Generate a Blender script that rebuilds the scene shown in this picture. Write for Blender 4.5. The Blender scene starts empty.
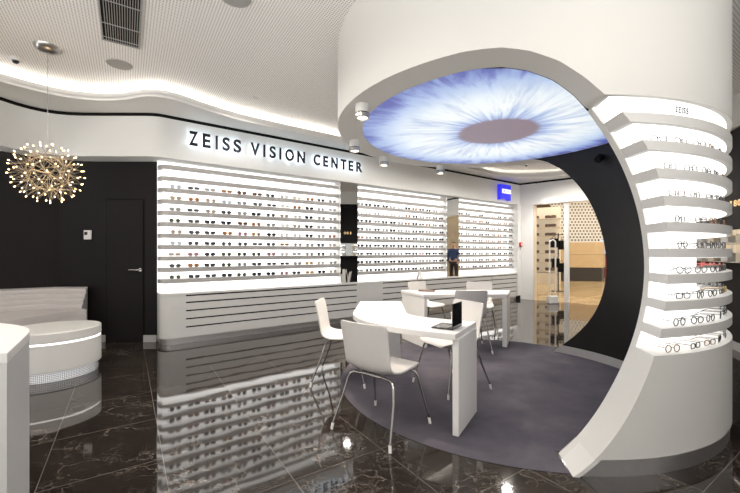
import bpy, bmesh, math, random
import numpy as np
from mathutils import Vector, Matrix
random.seed(7)
PI = math.pi
sc = bpy.context.scene
col = sc.collection

# ------------------------------------------------------------------ materials
def new_mat(name):
    m = bpy.data.materials.new(name); m.use_nodes = True
    nt = m.node_tree; b = nt.nodes['Principled BSDF']
    return m, nt, b

def pm(name, c, rough=.5, metal=0, spec=.5, emit=None, es=0, alpha=1, trans=0, noise=.0, nscale=8, coat=0, bump=0):
    m, nt, b = new_mat(name)
    b.inputs['Base Color'].default_value = (*c, 1)
    b.inputs['Roughness'].default_value = rough
    b.inputs['Metallic'].default_value = metal
    b.inputs['Specular IOR Level'].default_value = spec
    b.inputs['Alpha'].default_value = alpha
    b.inputs['Transmission Weight'].default_value = trans
    b.inputs['Coat Weight'].default_value = coat
    if emit:
        b.inputs['Emission Color'].default_value = (*emit, 1)
        b.inputs['Emission Strength'].default_value = es
    if noise or bump:
        tc = nt.nodes.new('ShaderNodeTexCoord'); n = nt.nodes.new('ShaderNodeTexNoise')
        n.inputs['Scale'].default_value = nscale; n.inputs['Detail'].default_value = 4
        nt.links.new(tc.outputs['Object'], n.inputs['Vector'])
        if noise:
            mx = nt.nodes.new('ShaderNodeMix'); mx.data_type = 'RGBA'
            mx.inputs['A'].default_value = (*[x*(1-noise) for x in c], 1)
            mx.inputs['B'].default_value = (*[min(1, x*(1+noise)) for x in c], 1)
            nt.links.new(n.outputs['Fac'], mx.inputs['Factor'])
            nt.links.new(mx.outputs['Result'], b.inputs['Base Color'])
        if bump:
            bp = nt.nodes.new('ShaderNodeBump'); bp.inputs['Strength'].default_value = bump
            bp.inputs['Distance'].default_value = .01
            nt.links.new(n.outputs['Fac'], bp.inputs['Height']); nt.links.new(bp.outputs['Normal'], b.inputs['Normal'])
    return m

M = dict(
    white=pm('white_lacquer', (.66, .65, .625), .38, noise=.02, nscale=3),
    wallwhite=pm('white_plaster', (.76, .755, .735), .7, noise=.02, nscale=2),
    drum=pm('drum_white_paint', (.62, .61, .58), .55, noise=.02, nscale=2),
    fascia=pm('fascia_paint', (.72, .725, .715), .5, noise=.02, nscale=2),
    shelf=pm('shelf_grey_white', (.40, .39, .38), .45, noise=.02),
    shelfwhite=pm('shelf_white', (.62, .61, .59), .45, noise=.02),
    counter=pm('counter_white', (.60, .595, .58), .35, noise=.02, nscale=3),
    chair=pm('chair_white_plastic', (.66, .64, .62), .42, noise=.015, nscale=5),
    table=pm('table_white', (.78, .76, .74), .3, noise=.015, nscale=4),
    black=pm('black_gap', (.007, .0065, .0065), .7, spec=.1),
    dark=pm('dark_panelling', (.0075, .006, .0062), .6, spec=.2, noise=.3, nscale=30),
    lining=pm('drum_dark_lining', (.010, .0085, .009), .5, spec=.3, noise=.3, nscale=14),
    steel=pm('brushed_steel', (.62, .61, .60), .42, metal=1, noise=.1, nscale=20),
    chrome=pm('chrome', (.45, .43, .41), .16, metal=1, noise=.03),
    nickel=pm('satin_nickel', (.45, .43, .41), .3, metal=1, noise=.05),
    grey=pm('light_grey', (.36, .35, .35), .5, noise=.05),
    mirror=pm('mirror_glass', (.85, .86, .85), .01, metal=1, noise=.005),
    sofa=pm('white_leather', (.50, .47, .46), .5, noise=.04, nscale=12, bump=.15),
    strip=pm('shelf_light_diffuser', (.8, .8, .8), .5, emit=(1, .985, .955), es=.62, noise=.01),
    led=pm('led_line', (1, 1, 1), .5, emit=(1, .97, .93), es=.9, noise=.01),
    cove=pm('cove_led', (1, 1, 1), .5, emit=(1, .95, .88), es=9, noise=.01),
    covedim=pm('cove_led_dim', (1, 1, 1), .5, emit=(1, .93, .82), es=3.2, noise=.01),
    luminous=pm('luminous_panel', (.8, .8, .8), .5, emit=(1, .985, .955), es=.80, noise=.01),  # emission put into the panel, standing in for LED shelf lighting
    letter=pm('letter_dark', (.012, .014, .018), .6, spec=.2, noise=.1),
    halo=pm('letter_led', (1, 1, 1), .5, emit=(.72, .87, 1), es=6, noise=.01),
    blue=pm('sign_blue', (.03, .03, .6), .4, emit=(.03, .03, .8), es=.4, noise=.05),
    signwhite=pm('sign_white', (.9, .9, .9), .4, emit=(.9, .93, 1), es=.45, noise=.01),
    lamp=pm('lamp_lens', (1, .9, .8), .4, emit=(1, .86, .68), es=6, noise=.01),
    bulb=pm('filament_bulb', (1, .8, .5), .4, emit=(1, .70, .32), es=4, noise=.01),
    bronze=pm('pendant_rods', (.40, .36, .31), .3, metal=1, noise=.05),
    screen=pm('black_glass_screen', (.006, .006, .007), .07, noise=.05, coat=.5),
    red=pm('red_plastic', (.6, .03, .03), .4, noise=.05),
    wood=pm('pale_oak', (.50, .36, .20), .5, noise=.12, nscale=5),
    darkbase=pm('dark_plinth', (.03, .025, .022), .35, noise=.1),
    beige=pm('beige_shop', (.62, .53, .40), .6, noise=.1),
    brownbeige=pm('mall_wall', (.30, .25, .18), .7, noise=.5, nscale=1.5),
    brownwall=pm('shop_back_wall', (.20, .14, .09), .7, noise=.2),
    beigeglow=pm('beige_emissive_wall', (.7, .62, .48), .6, emit=(1, .86, .66), es=.10, noise=.05),  # beige with a faint warm emission of its own
    cloth_blue=pm('blue_jacket', (.03, .06, .16), .8, noise=.1), cloth_dark=pm('dark_trousers', (.02, .02, .03), .8, noise=.1),
    skin=pm('skin', (.55, .33, .24), .6, noise=.05), hair=pm('dark_hair', (.02, .015, .01), .7, noise=.1),
    gold=pm('gold_letters', (.8, .55, .25), .35, metal=.6, emit=(1, .7, .35), es=.35, noise=.03),
    paper=pm('paper', (.8, .78, .75), .6, noise=.03), brown=pm('brown_goods', (.12, .07, .05), .6, noise=.2),
    beads=pm('crystal_beads', (.8, .8, .82), .15, emit=(.95, .97, 1), es=.16, noise=.05),
    blueglow=pm('blue_screen', (.2, .4, .8), .4, emit=(.25, .5, 1), es=.8, noise=.4, nscale=3),
    shutter=pm('white_shutter', (.72, .69, .64), .5, noise=.03),
    spkgrey=pm('speaker_grille', (.36, .35, .34), .7, noise=.05), lensglass=pm('clear_lens', (.9, .92, .94), .05, alpha=.18, noise=.01),
)

def rotcoords(nt):
    """world position expressed along the two tile directions"""
    g = nt.nodes.new('ShaderNodeNewGeometry')
    d1 = nt.nodes.new('ShaderNodeVectorMath'); d1.operation = 'DOT_PRODUCT'; d1.inputs[1].default_value = (.834, .552, 0)
    d2 = nt.nodes.new('ShaderNodeVectorMath'); d2.operation = 'DOT_PRODUCT'; d2.inputs[1].default_value = (-.552, .834, 0)
    nt.links.new(g.outputs['Position'], d1.inputs[0]); nt.links.new(g.outputs['Position'], d2.inputs[0])
    return g, d1.outputs['Value'], d2.outputs['Value']

def mth(nt, op, a, b=None, c=None):
    n = nt.nodes.new('ShaderNodeMath'); n.operation = op
    for i, x in enumerate((a, b, c)):
        if x is None: continue
        if isinstance(x, (int, float)): n.inputs[i].default_value = x
        else: nt.links.new(x, n.inputs[i])
    return n.outputs[0]

def mixc(nt, fac, a, b):
    mx = nt.nodes.new('ShaderNodeMix'); mx.data_type = 'RGBA'
    if isinstance(fac, (int, float)): mx.inputs['Factor'].default_value = fac
    else: nt.links.new(fac, mx.inputs['Factor'])
    for k, x in (('A', a), ('B', b)):
        if isinstance(x, tuple): mx.inputs[k].default_value = (*x, 1)
        else: nt.links.new(x, mx.inputs[k])
    return mx.outputs['Result']

def floor_marble():
    m, nt, b = new_mat('dark_marble_tiles')
    g, A, B = rotcoords(nt)
    def joint(v, off, sp):
        x = mth(nt, 'DIVIDE', mth(nt, 'SUBTRACT', v, off), sp)
        d = mth(nt, 'ABSOLUTE', mth(nt, 'SUBTRACT', mth(nt, 'FRACT', mth(nt, 'ADD', x, .5)), .5))
        return mth(nt, 'LESS_THAN', d, .0022/sp), mth(nt, 'FLOOR', x)
    j1, c1 = joint(A, .193, .615); j2, c2 = joint(B, 2.69, .672)
    j = mth(nt, 'MAXIMUM', j1, j2)
    # every slab gets its own cut of the stone
    cid = nt.nodes.new('ShaderNodeCombineXYZ'); nt.links.new(mth(nt, 'MULTIPLY', c1, 7.31), cid.inputs[0]); nt.links.new(mth(nt, 'MULTIPLY', c2, 5.17), cid.inputs[1])
    pos = nt.nodes.new('ShaderNodeVectorMath'); pos.operation = 'ADD'
    nt.links.new(g.outputs['Position'], pos.inputs[0]); nt.links.new(cid.outputs[0], pos.inputs[1])
    n1 = nt.nodes.new('ShaderNodeTexNoise'); n1.inputs['Scale'].default_value = 2.6; n1.inputs['Detail'].default_value = 7
    n1.inputs['Roughness'].default_value = .62; nt.links.new(pos.outputs[0], n1.inputs['Vector'])
    dis = nt.nodes.new('ShaderNodeVectorMath'); dis.operation = 'MULTIPLY_ADD'; dis.inputs[1].default_value = (.5, .5, .5)
    nt.links.new(n1.outputs['Color'], dis.inputs[0]); nt.links.new(pos.outputs[0], dis.inputs[2])
    mp = nt.nodes.new('ShaderNodeMapping'); mp.inputs['Rotation'].default_value = (0, 0, .6); mp.inputs['Scale'].default_value = (1, 2.6, 1)
    nt.links.new(dis.outputs[0], mp.inputs[0])
    def veins(scale, w, lo, hi, nsc):
        v = nt.nodes.new('ShaderNodeTexVoronoi'); v.feature = 'DISTANCE_TO_EDGE'; v.inputs['Scale'].default_value = scale
        nt.links.new(mp.outputs[0], v.inputs['Vector'])
        a = nt.nodes.new('ShaderNodeMapRange'); a.inputs['From Min'].default_value = 0; a.inputs['From Max'].default_value = w
        a.inputs['To Min'].default_value = 1; a.inputs['To Max'].default_value = 0; nt.links.new(v.outputs['Distance'], a.inputs['Value'])
        n = nt.nodes.new('ShaderNodeTexNoise'); n.inputs['Scale'].default_value = nsc; n.inputs['Detail'].default_value = 3
        nt.links.new(pos.outputs[0], n.inputs['Vector'])
        k = nt.nodes.new('ShaderNodeMapRange'); k.inputs['From Min'].default_value = lo; k.inputs['From Max'].default_value = hi
        nt.links.new(n.outputs['Fac'], k.inputs['Value'])
        return mth(nt, 'MULTIPLY', a.outputs[0], k.outputs[0])
    v1 = veins(2.3, .014, .44, .60, 2.1); v2 = veins(10, .05, .44, .62, 3.3)
    vv = mth(nt, 'MINIMUM', mth(nt, 'ADD', v1, mth(nt, 'MULTIPLY', v2, .55)), 1)
    base = mixc(nt, n1.outputs['Fac'], (.006, .0045, .004), (.036, .027, .022))
    c = mixc(nt, mth(nt, 'MULTIPLY', vv, .75), base, (.27, .235, .20))
    c = mixc(nt, mth(nt, 'MULTIPLY', j, .6), c, (.20, .18, .16))
    nt.links.new(c, b.inputs['Base Color'])
    b.inputs['Roughness'].default_value = .045; b.inputs['IOR'].default_value = 1.62
    b.inputs['Specular IOR Level'].default_value = .5
    # polished stone is never quite flat
    w = nt.nodes.new('ShaderNodeTexNoise'); w.inputs['Scale'].default_value = 4.0; w.inputs['Detail'].default_value = 0.5
    nt.links.new(pos.outputs[0], w.inputs['Vector'])
    bp = nt.nodes.new('ShaderNodeBump'); bp.inputs['Strength'].default_value = .09; bp.inputs['Distance'].default_value = .01
    nt.links.new(w.outputs['Fac'], bp.inputs['Height']); nt.links.new(bp.outputs['Normal'], b.inputs['Normal'])
    return m

def perforated():
    m, nt, b = new_mat('perforated_ceiling')
    g, A, B = rotcoords(nt)
    sp = .024
    def cell(v): return mth(nt, 'SUBTRACT', mth(nt, 'FRACT', mth(nt, 'DIVIDE', v, sp)), .5)
    a, c = cell(A), cell(B)
    r2 = mth(nt, 'ADD', mth(nt, 'MULTIPLY', a, a), mth(nt, 'MULTIPLY', c, c))
    hole = mth(nt, 'LESS_THAN', r2, .062)
    nt.links.new(mixc(nt, hole, (.88, .865, .84), (.34, .31, .29)), b.inputs['Base Color'])
    b.inputs['Roughness'].default_value = .8
    return m

def carpet_mat():
    m, nt, b = new_mat('mauve_grey_carpet')
    tc = nt.nodes.new('ShaderNodeNewGeometry')
    n = nt.nodes.new('ShaderNodeTexNoise'); n.inputs['Scale'].default_value = 2.2; n.inputs['Detail'].default_value = 7; n.inputs['Roughness'].default_value = .65
    n2 = nt.nodes.new('ShaderNodeTexNoise'); n2.inputs['Scale'].default_value = 260
    for q in (n, n2): nt.links.new(tc.outputs['Position'], q.inputs['Vector'])
    k = nt.nodes.new('ShaderNodeMapRange'); k.inputs['From Min'].default_value = .35; k.inputs['From Max'].default_value = .65
    nt.links.new(n.outputs['Fac'], k.inputs['Value'])
    c = mixc(nt, k.outputs[0], (.078, .074, .092), (.124, .112, .132))
    c = mixc(nt, mth(nt, 'MULTIPLY', n2.outputs['Fac'], .35), c, (.05, .045, .055))
    nt.links.new(c, b.inputs['Base Color']); b.inputs['Roughness'].default_value = .95; b.inputs['Specular IOR Level'].default_value = .1
    bp = nt.nodes.new('ShaderNodeBump'); bp.inputs['Strength'].default_value = .4; bp.inputs['Distance'].default_value = .004
    nt.links.new(n2.outputs['Fac'], bp.inputs['Height']); nt.links.new(bp.outputs['Normal'], b.inputs['Normal'])
    return m

def iris_mat(cx, cy, R):
    m, nt, b = new_mat('backlit_iris_print')
    g = nt.nodes.new('ShaderNodeNewGeometry')
    s = nt.nodes.new('ShaderNodeVectorMath'); s.operation = 'SUBTRACT'; s.inputs[1].default_value = (cx, cy, 0)
    nt.links.new(g.outputs['Position'], s.inputs[0])
    sx = nt.nodes.new('ShaderNodeSeparateXYZ'); nt.links.new(s.outputs[0], sx.inputs[0])
    x, y = sx.outputs[0], sx.outputs[1]
    r = mth(nt, 'DIVIDE', mth(nt, 'SQRT', mth(nt, 'ADD', mth(nt, 'MULTIPLY', x, x), mth(nt, 'MULTIPLY', y, y))), R)
    ang = mth(nt, 'ARCTAN2', y, x)
    def streak(k, rs, off, det, wob):
        cb = nt.nodes.new('ShaderNodeCombineXYZ')
        an = mth(nt, 'ADD', ang, mth(nt, 'MULTIPLY', r, wob))
        nt.links.new(mth(nt, 'MULTIPLY', mth(nt, 'COSINE', an), k), cb.inputs[0])
        nt.links.new(mth(nt, 'MULTIPLY', mth(nt, 'SINE', an), k), cb.inputs[1])
        nt.links.new(mth(nt, 'ADD', mth(nt, 'MULTIPLY', r, rs), off), cb.inputs[2])
        n = nt.nodes.new('ShaderNodeTexNoise'); n.inputs['Scale'].default_value = 1; n.inputs['Detail'].default_value = det; n.inputs['Roughness'].default_value = .6
        n.inputs['Distortion'].default_value = .6
        nt.links.new(cb.outputs[0], n.inputs['Vector']); return n.outputs['Fac']
    f1 = streak(13, 3.0, 0, 5, .15); f2 = streak(4.5, 2.2, 4, 4, -.2)
    f = mth(nt, 'ADD', mth(nt, 'MULTIPLY', f1, .62), mth(nt, 'MULTIPLY', f2, .38))
    rr = mth(nt, 'ADD', r, mth(nt, 'MULTIPLY', mth(nt, 'SUBTRACT', f, .5), .62))
    ra = nt.nodes.new('ShaderNodeValToRGB'); cr = ra.color_ramp
    cr.elements[0].position = .24; cr.elements[0].color = (.28, .27, .50, 1)
    cr.elements[1].position = 1.0; cr.elements[1].color = (.10, .12, .42, 1)
    for p, c in ((.31, (.46, .56, .84)), (.40, (.80, .89, .98)), (.52, (.97, 1, 1)), (.70, (.88, .96, 1)), (.82, (.58, .70, .93)), (.91, (.26, .33, .66))):
        e = cr.elements.new(p); e.color = (*c, 1)
    nt.links.new(rr, ra.inputs[0])
    fm = nt.nodes.new('ShaderNodeMapRange'); fm.inputs['From Min'].default_value = .38; fm.inputs['From Max'].default_value = .57
    fm.inputs['To Min'].default_value = .30; fm.inputs['To Max'].default_value = 1.12
    nt.links.new(f, fm.inputs['Value'])
    dk = mixc(nt, fm.outputs[0], (.34, .47, .76), ra.outputs[0])
    pup = nt.nodes.new('ShaderNodeMapRange'); pup.inputs['From Min'].default_value = .262; pup.inputs['From Max'].default_value = .30
    nt.links.new(mth(nt, 'ADD', r, mth(nt, 'MULTIPLY', mth(nt, 'SUBTRACT', f1, .5), .04)), pup.inputs['Value'])
    c = mixc(nt, pup.outputs[0], (.27, .21, .25), dk)
    nt.links.new(c, b.inputs['Emission Color']); b.inputs['Emission Strength'].default_value = .47
    b.inputs['Base Color'].default_value = (.05, .05, .06, 1); b.inputs['Roughness'].default_value = .5
    return m

def woodfloor():
    m, nt, b = new_mat('golden_parquet')
    g, A, B = rotcoords(nt)
    cb = nt.nodes.new('ShaderNodeCombineXYZ')
    nt.links.new(mth(nt, 'FLOOR', mth(nt, 'DIVIDE', B, .14)), cb.inputs[0]); nt.links.new(mth(nt, 'FLOOR', mth(nt, 'DIVIDE', A, 1.1)), cb.inputs[1])
    w = nt.nodes.new('ShaderNodeTexWhiteNoise'); nt.links.new(cb.outputs[0], w.inputs['Vector'])
    nt.links.new(mixc(nt, w.outputs['Value'], (.34, .235, .11), (.48, .35, .19)), b.inputs['Base Color'])
    b.inputs['Roughness'].default_value = .18
    return m

def slat_vent(): pass
M['floor'] = floor_marble(); M['perf'] = perforated(); M['carpet'] = carpet_mat(); M['parquet'] = woodfloor()

# ------------------------------------------------------------------ mesh builder
class MB:
    def __init__(s): s.v = []; s.f = []; s.smooth = []
    def add(s, vs, fs, smooth=False):
        o = len(s.v); s.v += [tuple(p) for p in vs]; s.f += [[i+o for i in q] for q in fs]; s.smooth += [smooth]*len(fs); return s
    def box(s, c, d, rz=0, frame=None):
        cx, cy, cz = c; a, b, h = d[0]/2, d[1]/2, d[2]/2
        vs = []
        for z in (-h, h):
            for x, y in ((-a, -b), (a, -b), (a, b), (-a, b)):
                X = x*math.cos(rz)-y*math.sin(rz); Y = x*math.sin(rz)+y*math.cos(rz)
                vs.append((cx+X, cy+Y, cz+z))
        return s.add(vs, [[3, 2, 1, 0], [4, 5, 6, 7], [0, 1, 5, 4], [1, 2, 6, 5], [2, 3, 7, 6], [3, 0, 4, 7]])
    def prism(s, poly, z0, z1, smooth=False):
        ar = sum(poly[i][0]*poly[(i+1) % len(poly)][1]-poly[(i+1) % len(poly)][0]*poly[i][1] for i in range(len(poly)))
        if ar < 0: poly = poly[::-1]
        n = len(poly)
        vs = [(p[0], p[1], z0) for p in poly]+[(p[0], p[1], z1) for p in poly]
        s.add(vs, [list(range(n))[::-1], list(range(n, 2*n))])
        s.add(vs, [[i, (i+1) % n, n+(i+1) % n, n+i] for i in range(n)], smooth); return s
    def tube(s, pts, r, n=8, cap=True, smooth=True):
        pts = [Vector(p) for p in pts]; rs = r if isinstance(r, (list, tuple)) else [r]*len(pts)
        t0 = (pts[1]-pts[0]).normalized(); up = Vector((0, 0, 1)) if abs(t0.z) < .9 else Vector((1, 0, 0))
        x = t0.cross(up).normalized(); vs = []
        for i, p in enumerate(pts):
            t = (pts[min(i+1, len(pts)-1)]-pts[max(i-1, 0)]).normalized()
            x = (x-t*x.dot(t)).normalized(); y = t.cross(x)
            for k in range(n):
                a = 2*PI*k/n; vs.append(p+(x*math.cos(a)+y*math.sin(a))*rs[i])
        fs = [[i*n+k, i*n+(k+1) % n, (i+1)*n+(k+1) % n, (i+1)*n+k] for i in range(len(pts)-1) for k in range(n)]
        s.add(vs, fs, smooth)
        if cap: s.add(vs, [list(range(n))[::-1], [(len(pts)-1)*n+k for k in range(n)]])
        return s
    def lathe(s, prof, c=(0, 0, 0), n=32, smooth=True):
        vs = []; m = len(prof)
        for r, z in prof:
            for k in range(n):
                a = 2*PI*k/n; vs.append((c[0]+r*math.cos(a), c[1]+r*math.sin(a), c[2]+z))
        fs = [[i*n+k, i*n+(k+1) % n, (i+1)*n+(k+1) % n, (i+1)*n+k] for i in range(m-1) for k in range(n)]
        s.add(vs, fs, smooth)
        if prof[0][0] > 1e-4: s.add(vs, [list(range(n))[::-1]])
        if prof[-1][0] > 1e-4: s.add(vs, [[(m-1)*n+k for k in range(n)]])
        return s
    def quad(s, pts): return s.add(pts, [list(range(len(pts)))])
    def grid(s, rows, smooth=True, closed=False):
        n = len(rows[0]); vs = [p for r in rows for p in r]
        fs = [[i*n+k, i*n+(k+1) % n, (i+1)*n+(k+1) % n, (i+1)*n+k] for i in range(len(rows)-1) for k in range(n if closed else n-1)]
        return s.add(vs, fs, smooth)
    def build(s, name, mat, parent=None, bevel=0, merge=True, loc=None):
        me = bpy.data.meshes.new(name)
        vs = s.v
        if parent is not None:
            mi = Matrix.LocRotScale(parent.location, parent.rotation_euler, None)
            q = parent
            while q.parent: q = q.parent; mi = Matrix.LocRotScale(q.location, q.rotation_euler, None) @ mi
            mi = mi.inverted(); vs = [mi @ Vector(p) for p in vs]
        elif loc is not None: vs = [(p[0]-loc[0], p[1]-loc[1], p[2]-loc[2]) for p in vs]
        me.from_pydata(vs, [], s.f); me.polygons.foreach_set('use_smooth', s.smooth)
        if merge:
            bm = bmesh.new(); bm.from_mesh(me); bmesh.ops.remove_doubles(bm, verts=bm.verts, dist=1e-5)
            bm.normal_update(); bmesh.ops.recalc_face_normals(bm, faces=bm.faces)
            bm.to_mesh(me); bm.free()
        me.materials.append(mat)
        if any(s.smooth):
            try: me.set_sharp_from_angle(angle=math.radians(38))
            except Exception: pass
        o = bpy.data.objects.new(name, me); col.objects.link(o)
        if parent is not None: o.parent = parent
        elif loc is not None: o.location = loc
        if bevel:
            b = o.modifiers.new('bevel', 'BEVEL'); b.width = bevel; b.segments = 2; b.limit_method = 'ANGLE'; b.angle_limit = math.radians(40)
        return o

def tag(o, label, cat, group=None, kind=None):
    o['label'] = label; o['category'] = cat
    if group: o['group'] = group
    if kind: o['kind'] = kind
    return o
def thing(name, label, cat, loc=(0, 0, 0), rz=0, group=None):
    o = bpy.data.objects.new(name, None); col.objects.link(o); o.location = loc; o.rotation_euler = (0, 0, rz); o.empty_display_size = .1
    return tag(o, label, cat, group)
def struct(o): o['kind'] = 'structure'; return o
def copy_tree(o, parent=None):
    c = o.copy(); col.objects.link(c); c.parent = parent
    for ch in list(o.children):
        k = copy_tree(ch, c); k.matrix_parent_inverse = ch.matrix_parent_inverse.copy()
    return c
def arc(cx, cy, r, a0, a1, n): return [(cx+r*math.cos(math.radians(a0+(a1-a0)*i/n)), cy+r*math.sin(math.radians(a0+(a1-a0)*i/n))) for i in range(n+1)]
ORD = ['first', 'second', 'third', 'fourth', 'fifth', 'sixth', 'seventh', 'eighth', 'ninth', 'tenth', 'eleventh', 'twelfth', 'thirteenth']
COUNT = ['one', 'two', 'three', 'four', 'five', 'six', 'seven', 'eight', 'nine']

# ------------------------------------------------------------------ camera
cam = bpy.data.objects.new('camera', bpy.data.cameras.new('camera')); col.objects.link(cam)
cam.location = (0, 0, 1.32); cam.rotation_euler = (PI/2, 0, 0)
cam.data.sensor_width = 36; cam.data.lens = 367.4/740*36; cam.data.shift_y = 5.5/740; cam.data.clip_end = 200
sc.camera = cam

# ------------------------------------------------------------------ key frames of the room
U = Vector((.807, .5905)).normalized(); Mi = Vector((-U.y, U.x))       # along / behind the display wall
KS = 1.03
def hz(z): return 1.32+(z-1.32)*KS
O = Vector((-2.838, 4.964))*KS
def W(s, d=0): p = O+U*s*KS+Mi*d*KS; return (p.x, p.y)
AW = math.atan2(U.y, U.x)
E0 = Vector((4.10, 10.04))*KS; EU = Vector((.753, -.657)).normalized(); EN = Vector((-EU.y, EU.x))  # end wall, EN points into the mall
if EN.y < 0: EN = -EN
def EW(t, d=0): p = E0+EU*t*KS+EN*d; return (p.x, p.y)
ZF0, ZF1, ZC = hz(2.605), hz(3.18), 3.40
DC = (1.393, 3.87); DR = 1.726; RI = 1.46

# ------------------------------------------------------------------ room shell
mb = MB(); a, b2 = EW(-.3), EW(7.5)
mb.prism([(-8, -3), (9, -3), (9, 4), b2, a, (2.2, 9.4), (-6, 6.2), (-8, 6)], -.1, 0)
struct(mb.build('floor', M['floor']))
mb = MB(); mb.prism([a, b2, (14, 0), (26, 4), (26, 24), (0, 24), (0, 12)], -.1, 0)
struct(mb.build('floor_mall', M['parquet']))
mb = MB(); mb.prism([(-8, -3), (9, -3), (9.5, 6), (6, 10.3), (2, 11.5), (-8, 8)], ZC, ZC+.1)
struct(mb.build('ceiling', M['perf']))
# display wall: block behind the shelves, fascia over them
mb = MB(); mb.prism([W(.02, .3), W(8.5, .3), W(8.5, .6), W(.02, .6)], 0, ZF1+.1); struct(mb.build('wall_display', M['wallwhite']))
mb = MB(); mb.prism([W(8.46, -.02), W(8.72, -.02), W(8.72, .4), W(8.46, .4)], .105, ZF0)
struct(mb.build('wall_display_end', M['wallwhite']))
mb = MB(); mb.prism([W(8.46, -.01), W(8.60, -.01), W(8.60, .4), W(8.46, .4)], 0, .105)
struct(mb.build('baseboard_display', M['black']))
# fascia: one continuous band along display wall, door wall and left wall (rounded corners)
pl = [W(8.72, 0), W(4, 0), W(.14, 0), W(.06, -.002)]
c0 = Vector(W(.12, 0)); pl += [(x*KS, y*KS) for x, y in [(-2.855, 4.958), (-2.93, 4.938), (-3.02, 4.932)]]
pl += [(x*KS, y*KS) for x, y in [(-3.5, 4.93), (-3.85, 4.925), (-4.02, 4.905), (-4.16, 4.86), (-4.27, 4.79), (-4.35, 4.70), (-4.41, 4.58), (-4.45, 4.42), (-4.49, 4.1), (-4.52, 3.4), (-4.55, 1.5)]]
def band(pl, th, z0, z1, side=1):
    P = [Vector(p) for p in pl]; out = []
    for i, p in enumerate(P):
        t = (P[min(i+1, len(P)-1)]-P[max(i-1, 0)]).normalized(); n = Vector((t.y, -t.x))*side
        out.append(tuple(p+n*th))
    m = MB(); n = len(pl)
    rows = [[(*pl[i], z0), (*pl[i], z1), (*out[i], z1), (*out[i], z0)] for i in range(n)]
    m.grid(rows, True, True); m.quad(rows[0][::-1]); m.quad(rows[-1]); return m
struct(band(pl, .30, ZF0, ZF1-.035).build('trim_fascia', M['fascia']))
struct(band(pl, .28, ZF1-.035, ZF1+.03).build('trim_shadow_gap', M['black']))
mv = [tuple(Vector(p)) for p in pl]
# the gap must sit just behind the fascia face
# dark walls under the fascia
mb = MB(); mb.prism([(-4.57, 5.40), (-3.13, 5.40), (-3.18, 5.49), (-4.57, 5.49)], 0, 2.7); struct(mb.build('wall_back', M['dark']))
mb = MB(); mb.prism([(-4.57, 5.40), (-4.57, 5.60), (-6.45, 4.15), (-6.35, 3.95)], 0, 2.7); struct(mb.build('wall_left', M['dark']))
for x0, x1 in ((-4.04, -3.885), (-3.32, -3.135)):
    mb = MB(); mb.box(((x0+x1)/2, 5.39, .05), (x1-x0, .02, .10)); struct(mb.build('baseboard_back', M['grey']))
# door leaf flush with the dark wall
dr = thing('door_1', 'flush dark door in the dark wall beside the lit display', 'door', (-3.59, 5.40, 0)); del dr['label']; del dr['category']; struct(dr)
mb = MB(); mb.box((-3.594, 5.392, 1.045), (.53, .016, 2.085)); mb.build('door_leaf', M['dark'], dr, bevel=.004)
mb = MB()
for x in (-3.865, -3.323): mb.box((x, 5.396, 1.05), (.008, .01, 2.10))
mb.box((-3.594, 5.396, 2.096), (.546, .01, .008)); mb.build('door_seam', M['black'], dr)
mb = MB(); mb.lathe([(.0, 0), (.026, 0), (.026, .012), (0, .012)], (0, 0, 0), 16)
mb.v = [(p[0]-3.362, 5.384-p[2], p[1]+1.06) for p in mb.v]
mb.tube([(-3.362, 5.38, 1.06), (-3.362, 5.335, 1.06), (-3.377, 5.328, 1.06), (-3.50, 5.328, 1.06)], .009)
mb.build('door_handle', M['chrome'], dr)
# thermostat
t = thing('wall_thermostat', 'small white wall control with dark screen on the dark wall', 'wall control', (-4.137, 5.40, 1.50))
mb = MB(); mb.box((-4.137, 5.386, 1.572), (.105, .024, .135)); mb.build('housing', M['white'], t, bevel=.004)
mb = MB(); mb.box((-4.155, 5.372, 1.592), (.042, .006, .045)); mb.build('screen', M['screen'], t)
# soffit with rounded lip; cove behind
lip = [(-4.3, 1.2), (-4.25, 3.0), (-4.15, 3.75), (-4.04, 4.014), (-3.85, 4.27), (-3.646, 4.43), (-3.316, 4.525), (-2.99, 4.49), (-2.80, 4.43), (-2.613, 4.404), (-2.40, 4.50), (-2.15, 4.83), (-1.85, 5.18), (-1.3, 5.62), (-.507, 6.21), (.8, 7.17), (1.9, 7.98), (2.5, 8.45), (2.86, 8.78), (3.2, 9.02), (3.62, 9.15), (4.1, 9.15), (4.6, 8.98), (5.4, 8.35), (6.2, 7.2), (6.6, 6.0)]
def smoothline(P, k=4):
    P = [Vector(p) for p in P]; out = []
    for i in range(len(P)-1):
        p0, p1, p2, p3 = P[max(i-1, 0)], P[i], P[i+1], P[min(i+2, len(P)-1)]
        for j in range(k):
            t = j/k; out.append(tuple(.5*((2*p1)+(p2-p0)*t+(2*p0-5*p1+4*p2-p3)*t*t+(3*p1-p0-3*p2+p3)*t**3)))
    out.append(tuple(P[-1])); return out
lip = smoothline([(x*1.016, y*1.016) for x, y in lip])
def offset(P, d):
    P = [Vector(p) for p in P]; o = []
    for i, p in enumerate(P):
        t = (P[min(i+1, len(P)-1)]-P[max(i-1, 0)]).normalized(); o.append(tuple(p+Vector((-t.y, t.x))*d))
    return o
outer = [(-7.5, 1.2), (-7.5, 6.5), (-2.5, 7.2), (3.4, 11.4), (9, 8.2), (9, 6)]
mb = MB()
soff = lip+outer[::-1]
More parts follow.
